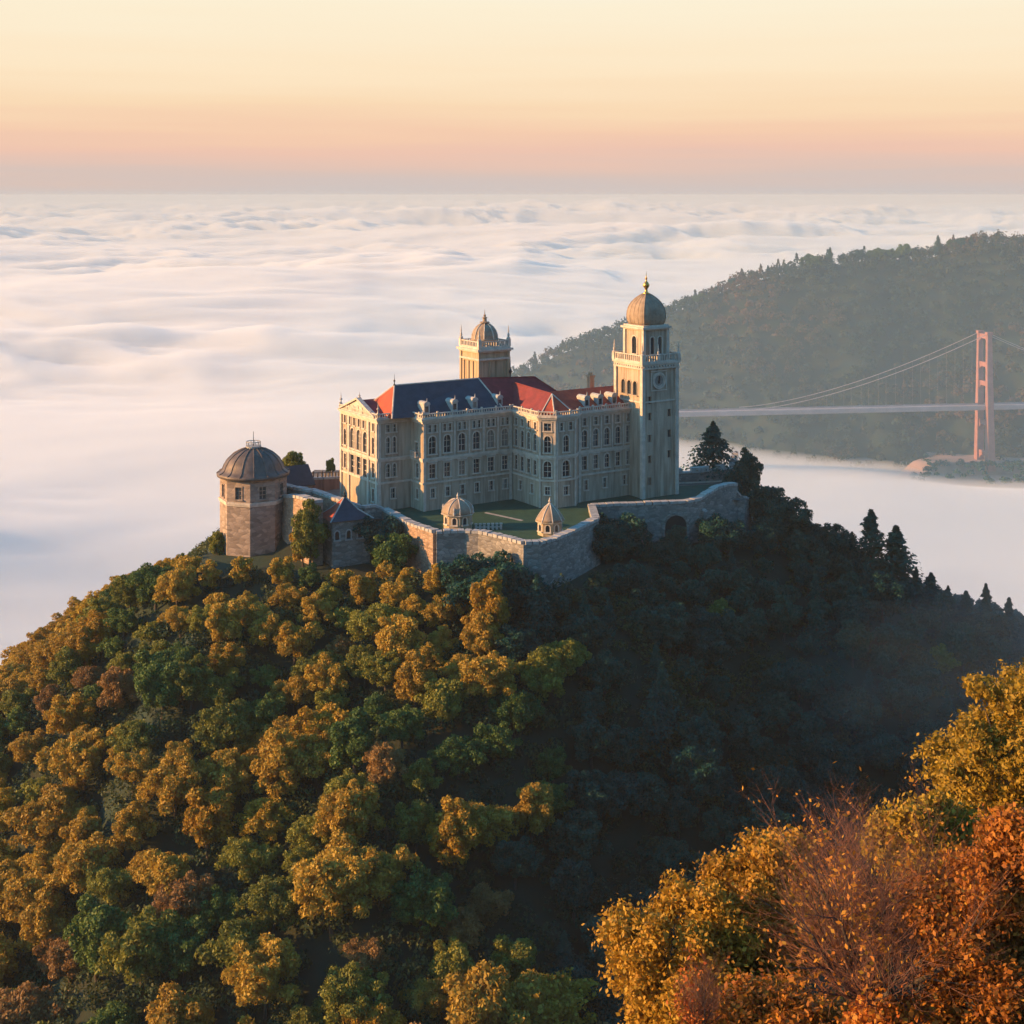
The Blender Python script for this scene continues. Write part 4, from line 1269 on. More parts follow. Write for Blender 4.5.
# gatehouse with a slate lean-to roof, beside the domed tower
gp = P(293, 484, 280)
gate = empty('gatehouse', (gp.x, gp.y, 0), TH)
tag(gate, 'low stone gatehouse with a dark slate roof tucked beside the domed tower', 'building')
mb = MB()
g0, g1, gv = -4.2, 4.2, 6.0
gz = gp.z - .1
for p, q_ in zip([(g0, gv), (g0, 0), (g1, 0), (g1, gv)], [(g0, 0), (g1, 0), (g1, gv), (g0, gv)]):
    F, L = frame2(p, q_)
    facade(mb, F, L, -10, gz, [(L * .3, L * .3 + 1, gz - 2.4, gz - .9, 'rect')] if p == (g0, 0) else [])
    if p == (g0, 0): window(gate, F, (L * .3, L * .3 + 1, gz - 2.4, gz - .9, 'rect'), hood=False)
mb.poly([(g0, 0, gz), (g0, gv, gz), (g0, gv / 2, gz + 3.0)]); mb.poly([(g1, 0, gz), (g1, gv / 2, gz + 3.0), (g1, gv, gz)])
mb.build('wall', M['bastion'], gate)
mb = MB(); e = .5
for s0, s1 in (((g0 - e, -e), (g0 - e, gv / 2)), ((g0 - e, gv + e), (g0 - e, gv / 2))):
    A = (g0 - e, s0[1], gz - .35); B = (g1 + e, s0[1], gz - .35); C_ = (g1 + e, gv / 2, gz + 3.15); D = (g0 - e, gv / 2, gz + 3.15)
    vs = [A, B, C_, D] + [(x, y, z - .2) for x, y, z in (A, B, C_, D)]
    mb.add(vs, [(0, 1, 2, 3), (7, 6, 5, 4), (0, 4, 5, 1), (1, 5, 6, 2), (3, 2, 6, 7), (0, 3, 7, 4)])
mb.build('roof', M['slate'], gate)

# ------------------------------------------------------------------ the two sentry boxes on the terrace wall
def sentry(x, y, z0, wpx, body_h, dome_h, label, style):
    X, Y = XatZ(x, y, z0)
    r = wpx * Y / FPX / 2
    root = empty('sentry_box', (X, Y + r * .6, z0), TH)
    tag(root, label, 'sentry box', 'domed sentry boxes on the terrace wall')
    n = 8; a0 = R(22.5) + R(180)
    pts = [(r * math.cos(a0 + R(45) * k), r * math.sin(a0 + R(45) * k)) for k in range(n)]
    mb = MB(); wins = []
    for k in range(n):
        F, L = frame2(pts[k], pts[(k + 1) % n])
        op = (L / 2 - .38, L / 2 + .38, body_h * .35, body_h * .85, 'arch')
        facade(mb, F, L, -1.2, body_h, [op], dep=.25); wins.append((F, op))
    mb.build('wall', M['plaster'], root)
    for F, op in wins[:1] + wins[-1:] + wins[1:3]: window(root, F, op, dep=.25, bars=False, hood=False)
    mb = MB()
    mb.lathe([(r * .98, body_h - .25), (r * 1.16, body_h - .05), (r * 1.2, body_h + .12), (r * 1.02, body_h + .2)], 8, a0=a0)
    mb.build('cornice', M['trim'], root)
    if style == 'round': pr = [(1.08, .0), (1.1, .12), (1.06, .3), (.96, .5), (.78, .70), (.5, .88), (.22, .98)]
    else: pr = [(1.16, .0), (1.04, .16), (.92, .32), (.72, .54), (.45, .76), (.2, .92), (.1, 1.0)]
    pr = [(q * r, body_h + .2 + t * dome_h) for q, t in pr]
    mb = MB(); mb.lathe(pr, 16, a0=a0); d = mb.build('dome', M['dome_stone'], root, smooth=True)
    mb = MB()
    for k in range(8):
        t = a0 + R(45) * k
        q_ = [(p * math.cos(t), p * math.sin(t), z + .02) for p, z in pr]
        for u_, v_ in zip(q_[:-1], q_[1:]): mb.tube(u_, v_, .1, .1, 5)
    mb.build('rib', M['trim'], d)
    zt = body_h + .2 + dome_h
    mb = MB(); mb.lathe([(.22, zt - .15), (.3, zt + .05), (.14, zt + .2), (.28, zt + .45), (.2, zt + .62), (.03, zt + 1.15)], 8); mb.build('finial', M['trim'], root)
    if style == 'round':
        for k in range(4):
            t = a0 + R(90) * k + R(22.5)
            mb = MB(); mb.lathe([(.3, body_h + .2), (.3, body_h + .6), (.16, body_h + .7), (.26, body_h + 1.1), (.03, body_h + 1.7)], 6, r * 1.05 * math.cos(t), r * 1.05 * math.sin(t)); mb.build('pinnacle', M['coping'], root)
sentry(457.5, 529, 0.2, 29, 2.5, 2.5, 'round-domed sentry box with small pinnacles on the left of the terrace', 'round')
sentry(550, 536, .0, 25, 2.4, 2.9, 'sentry box with a pointed ribbed dome and finial above the curved wall', 'pointed')
# row of low white balusters at the lawn edge between the two boxes
b0, b1 = XatZ(476, 527.5, .4), XatZ(501, 527, .4)
root = empty('balustrade', (b0[0], b0[1], 0)); tag(root, 'low row of white stone posts along the lawn edge between the sentry boxes', 'balustrade')
mb = MB(); F, L = frame2((0, 0), (b1[0] - b0[0], b1[1] - b0[1]))
for k in range(7):
    s = L * k / 6
    mb.fbox(F, s - .2, s + .2, -.2, .2, 0.0, .95); mb.fbox(F, s - .27, s + .27, -.27, .27, .954, 1.12)
mb.build('post', M['coping'], root)
mb = MB(); mb.fbox(F, 0, L, -.1, .1, .35, .55); mb.build('rail', M['coping'], root)

# ------------------------------------------------------------------ bridge
bm1 = mat('bridge_paint', (.36, .165, .135), .6, .25, .2, .0)
bm2 = mat('bridge_deck', (.42, .33, .31), .85, .2, .1)
bm3 = mat('bridge_cable', (.45, .36, .33), .6, .2, .2)
BY = 1330.0
bxx = (984.5 - CX) * BY / FPX
bz = lambda y: CAMZ - (y - HY) * BY / FPX
brg = empty('suspension_bridge', (bxx, BY, bz(460)), R(8))
tag(brg, 'orange suspension bridge with one tall tower standing out of the fog before the far hill', 'bridge')
zb_ = bz(460); ztop = bz(334) - zb_; zdk = bz(405.5) - zb_
hw = 9.0
for sgn in (-1, 1):
    mb = MB()
    # cross section x along the deck; legs taper and lean in slightly
    lv = [(-8, 3.6, 3.4, hw + 2.5), (zdk - 4, 3.0, 2.8, hw + 1.2), (zdk + 30, 2.6, 2.4, hw + .4), (ztop, 2.2, 2.0, hw)]
    for (z0, ax, ay, yy0), (z1, bx_, by_, yy1) in zip(lv[:-1], lv[1:]):
        y0_, y1_ = sgn * yy0, sgn * yy1
        vs = [(-ax, y0_ - ay, z0), (ax, y0_ - ay, z0), (ax, y0_ + ay, z0), (-ax, y0_ + ay, z0), (-bx_, y1_ - by_, z1), (bx_, y1_ - by_, z1), (bx_, y1_ + by_, z1), (-bx_, y1_ + by_, z1)]
        mb.add(vs, [(0, 3, 2, 1), (4, 5, 6, 7), (0, 1, 5, 4), (1, 2, 6, 5), (2, 3, 7, 6), (3, 0, 4, 7)])
    mb.box(-2.9, 2.9, sgn * hw - 2.6, sgn * hw + 2.6, ztop + .1, ztop + 2.6)
    mb.build('tower_leg', bm1, brg)
for y in (336, 364, 383, 422, 453):
    z = bz(y) - zb_
    mb = MB()
    mb.box(-1.7, 1.7, -hw - .5, hw + .5, z - 2.2, z + 2.2)
    for sgn in (-1, 1):
        mb.add([(-1.5, sgn * (hw - 1), z - 2.2), (1.5, sgn * (hw - 1), z - 2.2), (-1.5, sgn * (hw - 1), z - 6), (1.5, sgn * (hw - 1), z - 6), (-1.5, sgn * (hw - 5), z - 2.2), (1.5, sgn * (hw - 5), z - 2.2)],
               [(0, 2, 4), (1, 5, 3), (2, 3, 5, 4), (0, 1, 3, 2), (0, 4, 5, 1)])
    mb.build('cross_beam', bm1, brg)
mb = MB()
mb.box(-430, 320, -7.6, 7.6, zdk - 3.2, zdk); mb.box(-430, 320, -8.3, -7.6, zdk - 2.2, zdk + 1.2); mb.box(-430, 320, 7.6, 8.3, zdk - 2.2, zdk + 1.2)
mb.build('deck', bm2, brg)
for sgn in (-1, 1):
    mb = MB(); y = sgn * hw; N = 24; Lc_ = 238.0
    f = lambda x: zdk + 2 + (ztop + 1.5 - zdk - 2) * (1 - x / Lc_) ** 1.55
    for d_, LL in ((-1, Lc_), (1, Lc_)):
        for k in range(N):
            x0, x1 = LL * k / N, LL * (k + 1) / N
            mb.tube((d_ * x0, y, f(x0)), (d_ * x1, y, f(x1)), .34, .34, 6)
    mb.build('main_cable', bm3, brg)
    for d_ in (-1,):
        for k in range(1, 13):
            x = Lc_ * k / 14
            mb = MB(); mb.tube((d_ * x, y, zdk + 1), (d_ * x, y, f(x)), .045, .045, 4); mb.build('hanger', bm3, brg)

# shore under the bridge tower
sx, sy = np.meshgrid(np.linspace(300, 1000, 110), np.linspace(1255, 1470, 60))
edge = sstep(0, 30, sx - 372 - 25 * perlin(sy / 30, 1.1)) * sstep(0, 22, sy - 1300 - 9 * perlin(sx / 40, 3.3))
szz = -214 + 22 * edge + .7 * perlin(sx / 18, sy / 18) * edge
shore = link_mesh('shore', grid_mesh('shore', sx, sy, szz), None, [mat('shore_sand', (.42, .27, .21), .95, .35, .03, .3, .3, col2=(.24, .17, .13))])
tag(shore, 'low sandy shore around the foot of the bridge tower', 'shore', kind='structure')

rs_ = np.random.default_rng(4)
SCRUB = []
for k in range(260):
    x, y = rs_.uniform(392, 640), rs_.uniform(1296, 1318)
    if rs_.random() > sstep(385, 470, x) + .1: continue
    if k % 5 == 0: x, y = rs_.uniform(376, 404), rs_.uniform(1300, 1400)
    SCRUB.append((x, y, -206 + 14 * float(sstep(1296, 1312, y)) * float(sstep(372, 402, x)), rs_.uniform(2.2, 4.6)))
# ------------------------------------------------------------------ vegetation
def leaf_quads(C, N, size, rng, tilt=.75):
    """C centres (n,3), N outward directions (n,3): one diamond leaf clump each"""
    n = len(C)
    rd = rng.normal(size=(n, 3))
    nn = N + tilt * rd / np.linalg.norm(rd, axis=1, keepdims=True)
    nn /= np.linalg.norm(nn, axis=1, keepdims=True) + 1e-9
    r2 = rng.normal(size=(n, 3))
    a = np.cross(nn, r2); a /= np.linalg.norm(a, axis=1, keepdims=True) + 1e-9
    b = np.cross(nn, a)
    s = size * rng.uniform(.6, 1.35, (n, 1))
    a = a * s; b = b * s * rng.uniform(.45, .8, (n, 1))
    return np.stack([C - a, C - b * .9 + a * .1, C + a, C + b], 1)

def crown_quads(rng, rx, rz, zc, nlobes, lobe, nleaf, size, flat=0.0, top=0.0):
    """a crown of many leafy lobes set through an uneven ellipsoid"""
    L = []
    while len(L) < nlobes:
        d = rng.normal(size=3); d /= np.linalg.norm(d)
        rad = rng.uniform(.25, .82) if rng.random() < .8 else rng.uniform(.8, 1.02)
        p = d * rad
        if p[2] < -.75: continue
        w = 1 - top * max(0, p[2])
        L.append((p[0] * rx * w, p[1] * rx * w, zc + p[2] * rz, lobe * rng.uniform(.65, 1.3)))
    L = np.array(L)
    which = rng.choice(len(L), nleaf, p=(L[:, 3] ** 2) / (L[:, 3] ** 2).sum())
    d = rng.normal(size=(nleaf, 3)); d[:, 2] += .35
    d /= np.linalg.norm(d, axis=1, keepdims=True)
    rad = L[which, 3] * rng.uniform(.35, 1.15, nleaf) ** .6
    C = L[which, :3] + d * rad[:, None] * np.array([1, 1, .78])
    keep = np.ones(nleaf, bool)
    for lx, ly, lz, lr in L:                       # hollow: no leaves deep inside another lobe
        q = (C - (lx, ly, lz)) / (lr * np.array([1, 1, .78]))
        keep &= ~((q * q).sum(1) < .22)
    C, d = C[keep], d[keep]
    return leaf_quads(C, d, size, rng, 1.15), L

def conifer_quads(rng, h, r, nleaf, size, z0=.08):
    t = rng.uniform(0, 1, nleaf) ** .75
    z = h * (z0 + (1 - z0) * t)
    layer = np.abs((t * 11) % 1 - .5) * 2
    R_ = 2.3 * r * (1 - t) ** .9 * (.55 + .45 * layer) + .05
    phi = rng.uniform(0, 2 * np.pi, nleaf)
    arm = np.floor(phi / (2 * np.pi) * 9 + np.floor(t * 11) * .37)
    R_ = R_ * (.72 + .28 * np.sin(arm * 12.9898 + np.floor(t * 11) * 4.1))
    rad = R_ * rng.uniform(.15, 1, nleaf) ** .6
    C = np.stack([rad * np.cos(phi), rad * np.sin(phi), z - .25 * rad], 1)
    N = np.stack([np.cos(phi) * .5, np.sin(phi) * .5, np.full(nleaf, .8)], 1)
    return leaf_quads(C, N, size, rng, .6)

def trunk_mesh(name, h, r, limbs, rng, m):
    mb = MB(); lean = Vector((rng.normal() * .04 * h, rng.normal() * .04 * h, 0)) if len(limbs) else Vector((0, 0, 0))
    mid = Vector((0, 0, h * .5)) + lean
    mb.tube((0, 0, -1.5), (0, 0, 0), r * 1.4, r, 7); mb.tube((0, 0, 0), mid, r, r * .72, 7); mb.tube(mid, Vector((0, 0, h)) + lean * 1.6, r * .72, r * .3, 6)
    for p in limbs:
        p = Vector(p); b = mid + (Vector((0, 0, h * rng.uniform(-.1, .35))))
        k = b.lerp(p, .5) + Vector((0, 0, -.06 * h))
        mb.tube(b, k, r * .35, r * .22, 5); mb.tube(k, p, r * .22, r * .08, 4)
    o = mb.build(name, m)
    me = o.data; bpy.data.objects.remove(o)
    return me

FM = {   # leaf colours by kind
    'golden': foliage('golden_leaves', (.31, .19, .026), (.42, .265, .034), (.49, .335, .045)),
    'amber': foliage('amber_leaves', (.32, .18, .020), (.43, .26, .024), (.50, .34, .03)),
    'russet': foliage('russet_leaves', (.20, .105, .038), (.29, .16, .050), (.35, .21, .06)),
    'olive': foliage('olive_leaves', (.11, .125, .022), (.20, .20, .030), (.29, .27, .04)),
    'green': foliage('green_leaves', (.040, .090, .024), (.085, .145, .030), (.15, .20, .036)),
    'dark green': foliage('dark_green_shade_leaves', (.009, .056, .046), (.018, .078, .056), (.032, .100, .058)),  # evergreens, and trees coloured darker for the hill's shaded side
}
PROTO = []; LOW = []
rngp = np.random.default_rng(5)
for k, (rx, rz, top, nl, lobe) in enumerate([(3.7, 3.0, .1, 30, 1.30), (4.2, 2.8, .0, 34, 1.25), (3.3, 3.6, .25, 28, 1.2), (3.9, 3.3, .15, 36, 1.15), (4.5, 3.1, .05, 40, 1.2), (3.0, 3.2, .2, 24, 1.1), (3.8, 2.6, .0, 26, 1.35), (4.0, 3.8, .3, 42, 1.15)]):
    q, L = crown_quads(rngp, rx, rz, 4.6 + (rz - 3) * .8, int(nl * 2.3), lobe * .70, 12000, .20, top=top)
    me = quads_mesh('crown', q, [FM['green']])
    limbs = L[rngp.choice(len(L), 9, replace=False), :3]
    tm = trunk_mesh('trunk', 5.2, .26, limbs, rngp, M['bark'])
    LOW.append(crown_quads(rngp, rx, rz, 4.6 + (rz - 3) * .8, int(nl * 2.3), lobe * .70, 4200, .32, top=top)[0])
    PROTO.append((me, tm, float(q[:, :, 2].max())))
CONI = []
for k, (h, r) in enumerate([(11, 2.5), (9.5, 2.3), (12.5, 2.6)]):
    me = quads_mesh('crown', conifer_quads(rngp, h, r, 3600, .26), [FM['dark green']])
    tm = trunk_mesh('trunk', h * .93, .2, [], rngp, M['bark'])
    CONI.append((me, tm, h))

cq = conifer_quads(rngp, 10, 4.6, 5200, .30, .12)
CEDAR = (quads_mesh('crown', cq, [FM['dark green']]), trunk_mesh('trunk', 9.3, .3, [], rngp, M['bark']), 10.0)

def put_tree(proto, loc, s, rz, leaf, name='broadleaf_tree', sz=None):
    e = empty(name, loc, rz); e.scale = (s, s, sz or s)
    c = bpy.data.objects.new('crown', proto[0]); COL.objects.link(c); c.parent = e
    c.material_slots[0].link = 'OBJECT'; c.material_slots[0].material = FM[leaf]
    t = bpy.data.objects.new('trunk', proto[1]); COL.objects.link(t); t.parent = e
    return e

def project(X, Y, Z):
    return CX + FPX * X / Y, HY + FPX * (CAMZ - Z) / Y
def visible(X, Y, Z):
    """does the straight line from the camera to the point clear the land?"""
    t = np.linspace(.15, .985, 60)[None, :]
    X, Y, Z = (np.asarray(q, float)[:, None] for q in (X, Y, Z))
    g = hill_h(X * t, Y * t)
    return ((CAMZ + (Z - CAMZ) * t) > g + 1.0).all(1)

# Poisson-disc scatter over the hill
rs = np.random.default_rng(21)
cand = np.stack([rs.uniform(-190, 190, 34000), rs.uniform(118, 330, 34000)], 1)
cd = poly_sdf(cand[:, 0], cand[:, 1], PLATEAU)
cand = cand[cd > 2.6]
cz = hill_h(cand[:, 0], cand[:, 1])
px_, py_ = project(cand[:, 0], cand[:, 1], cz + 4)
ok = (px_ > -45) & (px_ < 1230) & (py_ < 1085) & visible(cand[:, 0], cand[:, 1], cz + 6.5)
cand, cz = cand[ok], cz[ok]
kept = []
for (x, y), z in zip(cand, cz):
    X_, Y_ = project(x, y, z + 4)
    if (X_ > 690 and Y_ > 930) or (X_ > 780 and Y_ > 870) or (X_ > 960 and Y_ > 790): continue     # behind the near trees of the corner
    lim = 4.9 + 1.25 * float(sstep(250, 180, y))
    if rs.random() < .22: lim *= .8
    if all((x - a) ** 2 + (y - b) ** 2 > lim * lim for a, b, *_ in kept): kept.append((x, y, z, lim))
kept.sort(key=lambda p: p[1])
FOREST = []; PLAN = []
for x, y, z, lim in kept:
    X_, Y_ = project(x, y, z + 5)
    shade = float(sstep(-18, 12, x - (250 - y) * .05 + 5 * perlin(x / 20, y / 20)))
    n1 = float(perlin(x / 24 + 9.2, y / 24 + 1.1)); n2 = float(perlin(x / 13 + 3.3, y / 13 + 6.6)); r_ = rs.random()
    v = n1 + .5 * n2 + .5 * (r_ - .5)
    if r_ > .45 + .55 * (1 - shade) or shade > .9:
        leaf = 'dark green' if rs.random() < (.8 if shade < .9 else .985) else 'green'  # shade put into the leaf colour on the hill's dark side
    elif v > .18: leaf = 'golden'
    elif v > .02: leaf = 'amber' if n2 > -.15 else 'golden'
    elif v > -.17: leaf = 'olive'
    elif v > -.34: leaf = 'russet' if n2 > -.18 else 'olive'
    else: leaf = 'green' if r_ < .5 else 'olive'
    k = int(rs.integers(len(PROTO)))
    s = lim / 6.5 * rs.uniform(.72, 1.25)
    if Y_ < 600 and abs(x - 5) < 60: s *= .8
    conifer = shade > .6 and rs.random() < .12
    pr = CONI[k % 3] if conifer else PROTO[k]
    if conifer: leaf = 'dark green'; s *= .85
    s *= 1.24
    top = project(x, y, z + pr[2] * .94 * s)[1]
    lim_y = np.interp(X_, [0, 100, 180, 212, 222, 285, 300, 318, 332, 372, 384, 436, 480, 530, 570, 597, 640, 700, 740, 770, 800, 850, 900, 950, 1024], [606, 584, 556, 548, 558, 548, 552, 566, 568, 548, 540, 562, 556, 574, 572, 562, 536, 532, 508, 494, 526, 556, 580, 594, 612])
    if top < lim_y:
        s2 = s * (Y_ + 28 - lim_y) / max(1, Y_ + 28 - top)
        if s2 < .42: continue
        s = s2
    PLAN.append((x, y, z, s, leaf, conifer, pr, X_, Y_))
PLAN.sort(key=lambda p: -p[3] * FPX / p[1])
inview = [p for p in PLAN if not p[5] and p[7] < 1040]
crowd = inview[285:] + [p for p in PLAN if not p[5] and p[7] >= 1040]
singles = [p for p in PLAN if p[5] and p[7] < 1040] + inview[:285]
print('PLAN', len(PLAN), len(crowd))
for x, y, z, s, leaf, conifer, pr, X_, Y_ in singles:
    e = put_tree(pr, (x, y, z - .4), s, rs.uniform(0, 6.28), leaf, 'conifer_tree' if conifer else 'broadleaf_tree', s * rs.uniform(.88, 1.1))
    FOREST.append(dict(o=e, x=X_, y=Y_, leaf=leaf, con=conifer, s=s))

# labels: where on the slope, what colour, and which of its like
def column(x, y):
    if y < 590 and x < 215: return 'on the left skyline below the domed tower'
    if x < 110: return 'at the left flank'
    if x < 205: return 'left of the domed tower'
    if x < 300: return 'below the domed tower'
    if x < 385: return 'below the pyramid roofed tower'
    if x < 455: return 'below the brick terrace corner'
    if x < 540: return 'below the lawn terrace'
    if x < 610: return 'below the curved wall'
    if x < 690: return 'below the clock tower'
    if x < 790: return 'below the right rampart end'
    if x < 900: return 'on the right shoulder'
    return 'at the far right flank'
def row(y):
    return 'high up' if y < 600 else 'upper slope' if y < 670 else 'mid slope' if y < 750 else 'lower slope' if y < 850 else 'deep down' if y < 940 else 'bottom edge'
GN = {'golden': 'golden yellow', 'amber': 'orange amber', 'russet': 'russet brown', 'olive': 'olive', 'green': 'green', 'dark green': 'dark green'}
ORD = {1: [''], 2: ['left one', 'right one'], 3: ['leftmost', 'middle one', 'rightmost'],
       4: ['leftmost', 'second from left', 'third from left', 'rightmost']}
NUM = ['zero', 'one', 'two', 'three', 'four', 'five', 'six', 'seven', 'eight', 'nine', 'ten', 'eleven', 'twelve', 'thirteen', 'fourteen', 'fifteen', 'sixteen', 'seventeen', 'eighteen']
NTH = ['zeroth', 'first', 'second', 'third', 'fourth', 'fifth', 'sixth', 'seventh', 'eighth', 'ninth', 'tenth', 'eleventh', 'twelfth', 'thirteenth', 'fourteenth', 'fifteenth', 'sixteenth', 'seventeenth', 'eighteenth']
cells = {}
for f in FOREST:
    size = ''
    f['key'] = (row(f['y']), column(f['x'], f['y']), f['leaf'], f['con'])
    cells.setdefault(f['key'], []).append(f)
for key, fs in cells.items():
    fs.sort(key=lambda f: f['x'])
    n = len(fs)
    for i, f in enumerate(fs):
        r_, c_, lf, con = key
        which = ORD[n][i] if n in ORD else ('leftmost' if i == 0 else 'rightmost' if i == n - 1 else f'{NTH[min(i + 1, 18)]} from left')
        kind = 'conifer' if con else 'tree'
        pos = {'high up': 'high up', 'upper slope': 'on the upper slope', 'mid slope': 'halfway down', 'lower slope': 'on the lower slope', 'deep down': 'far down the slope', 'bottom edge': 'near the bottom'}[r_]
        if 'skyline' in c_: pos = ''
        lab = f"{GN[lf]} {kind} {pos} {c_}" + (f", {which}" if which else '')
        tag(f['o'], ' '.join(lab.split()), 'tree', 'forest trees covering the palace hill')

# the smaller trees left between and behind them: one mass of woodland for each colour of leaf would be one too many, so one mesh
QS, MI = [], []
leafs = list(FM)
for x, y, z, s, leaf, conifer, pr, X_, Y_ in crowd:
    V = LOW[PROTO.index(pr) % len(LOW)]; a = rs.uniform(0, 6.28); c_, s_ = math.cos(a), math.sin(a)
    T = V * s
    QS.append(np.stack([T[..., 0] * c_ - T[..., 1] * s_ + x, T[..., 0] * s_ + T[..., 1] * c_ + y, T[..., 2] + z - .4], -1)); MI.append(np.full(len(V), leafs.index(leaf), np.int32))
if QS:
    me = quads_mesh('woodland', np.concatenate(QS), list(FM.values()))
    me.polygons.foreach_set('material_index', np.concatenate(MI))
    tag(link_mesh('woodland', me), 'small trees filling the woods under the palace walls and on the shaded slope', 'woods', kind='stuff')

# trees that stand out by themselves
def tree_at(proto, x, ytop, Y, leaf, label, name='broadleaf_tree', ph=7.6, zg=None, wide=1.0, group=None, hmin=3.0, lift=0.0):
    p = P(x, ytop, Y)
    g = zg if zg is not None else float(land_h(p.x, Y)) if Y < 800 else float(far_h(p.x, Y))
    h = max(hmin, p.z - g); ph = proto[2]
    e = put_tree(proto, (p.x, Y, g - .2), h / ph * wide, random.Random(label).uniform(0, 6.28), leaf, name, h / ph)
    tag(e, label, 'tree', group)
    return e
tree_at(PROTO[0], 292, 449, 300, 'olive', 'olive green tree behind the gatehouse roof against the fog', zg=-1, wide=.75)
tree_at(PROTO[5], 331, 457, 302, 'olive', 'small olive tree behind the dark balustrade beside the palace end front', zg=0, wide=.7)
tree_at(PROTO[1], 300, 449 + 9, 303, 'olive', 'smaller olive tree to the right of another behind the gatehouse', zg=-1, wide=.55)
tree_at(CEDAR, 713, 421, 303, 'dark green', 'broad dark conifer above the upper parapet right of the clock tower', 'conifer_tree', 10, zg=-1, wide=.95)
tree_at(PROTO[5], 748, 447, 300, 'dark green', 'thin sparse tree leaning out at the right end of the parapet', wide=.62, zg=-6)
tree_at(PROTO[2], 738, 462, 290, 'dark green', 'dense dark tree at the foot of the upper parapet end', wide=.8, zg=-6)
tree_at(PROTO[3], 763, 478, 288, 'dark green', 'round dark tree on the skyline right of the ruined wall', wide=.9)
tree_at(PROTO[4], 784, 490, 286, 'dark green', 'broad dark tree on the right skyline above the gorge', wide=.9)
tree_at(PROTO[7], 832, 521, 284, 'dark green', 'rounded tree with gaps in its crown left of two skyline conifers', wide=1.0)
tree_at(CONI[2], 871, 509, 284, 'dark green', 'taller of two pointed conifers on the right skyline', 'conifer_tree', 12.5, wide=1.4)
tree_at(CONI[0], 896, 525, 283, 'dark green', 'shorter pointed conifer right of the tallest skyline conifer', 'conifer_tree', 11, wide=1.45)
tree_at(CONI[1], 948, 585, 280, 'dark green', 'small conifer low on the right skyline left of another', 'conifer_tree', 9.5)
tree_at(CONI[2], 986, 583, 278, 'dark green', 'pointed conifer low on the right skyline near the picture edge', 'conifer_tree', 12.5)
tree_at(CONI[0], 1009, 597, 280, 'dark green', 'rightmost small conifer on the skyline in the mist', 'conifer_tree', 11)
tree_at(CONI[0], 916, 566, 281, 'dark green', 'short conifer on the right skyline below the pair of pointed ones', 'conifer_tree', 11)
tree_at(CONI[0], 806, 508, 287, 'dark green', 'slender conifer between the broad dark tree and the gapped round tree', 'conifer_tree')
tree_at(CONI[2], 852, 531, 283, 'dark green', 'low conifer just left of the two tall skyline conifers', 'conifer_tree')
tree_at(CONI[1], 931, 572, 281, 'dark green', 'small conifer halfway down the right skyline', 'conifer_tree', wide=1.5)
tree_at(CONI[0], 966, 590, 279, 'dark green', 'low conifer between two others near the right end of the skyline', 'conifer_tree', wide=1.5)
tree_at(PROTO[2], 677, 523, 265, 'dark green', 'dark bushy tree half hiding the arch in the rampart', wide=.8, zg=-11)
tree_at(PROTO[6], 622, 511, 262, 'dark green', 'dark tree hiding the rampart foot left of the arch', wide=1.0, zg=-9)
tree_at(PROTO[0], 606, 521, 258, 'dark green', 'dark bushy tree in the angle of the two terrace walls', wide=.9, zg=-9)
tree_at(PROTO[4], 722, 513, 272, 'dark green', 'dark tree covering the rampart right of the buttress', wide=1.0, zg=-10)
tree_at(PROTO[3], 655, 536, 262, 'dark green', 'dark tree below the arch of the rampart', wide=1.0, zg=-11)
tree_at(PROTO[2], 309, 496, 254.5, 'olive', 'thin ivy-like tree climbing the crumbling brick wall', wide=.68, zg=-7.5)
tree_at(PROTO[5], 303, 520, 256, 'amber', 'small amber tree at the foot of the crumbling brick wall', wide=.7, zg=-8)
tree_at(PROTO[5], 217, 529, 266, 'olive', 'small olive tree at the left foot of the domed tower', wide=.8, zg=-9)
tree_at(PROTO[6], 384, 514, 257, 'dark green', 'dark evergreen bush between pyramid-roofed tower and terrace wall', wide=.95, zg=-7)
tree_at(PROTO[0], 392, 531, 252, 'green', 'low green tree under the start of the terrace wall', wide=1.1, zg=-8)
tree_at(PROTO[3], 470, 549, 239, 'dark green', 'dark tree against the grey wall right of the brick corner', wide=1.1, zg=-12)
tree_at(PROTO[6], 500, 556, 236, 'dark green', 'low dark tree under the bend of the curved terrace wall', wide=1.1, zg=-13)
tree_at(PROTO[5], 491, 571, 228, 'amber', 'slim orange tree standing out below the lawn terrace', wide=.75)

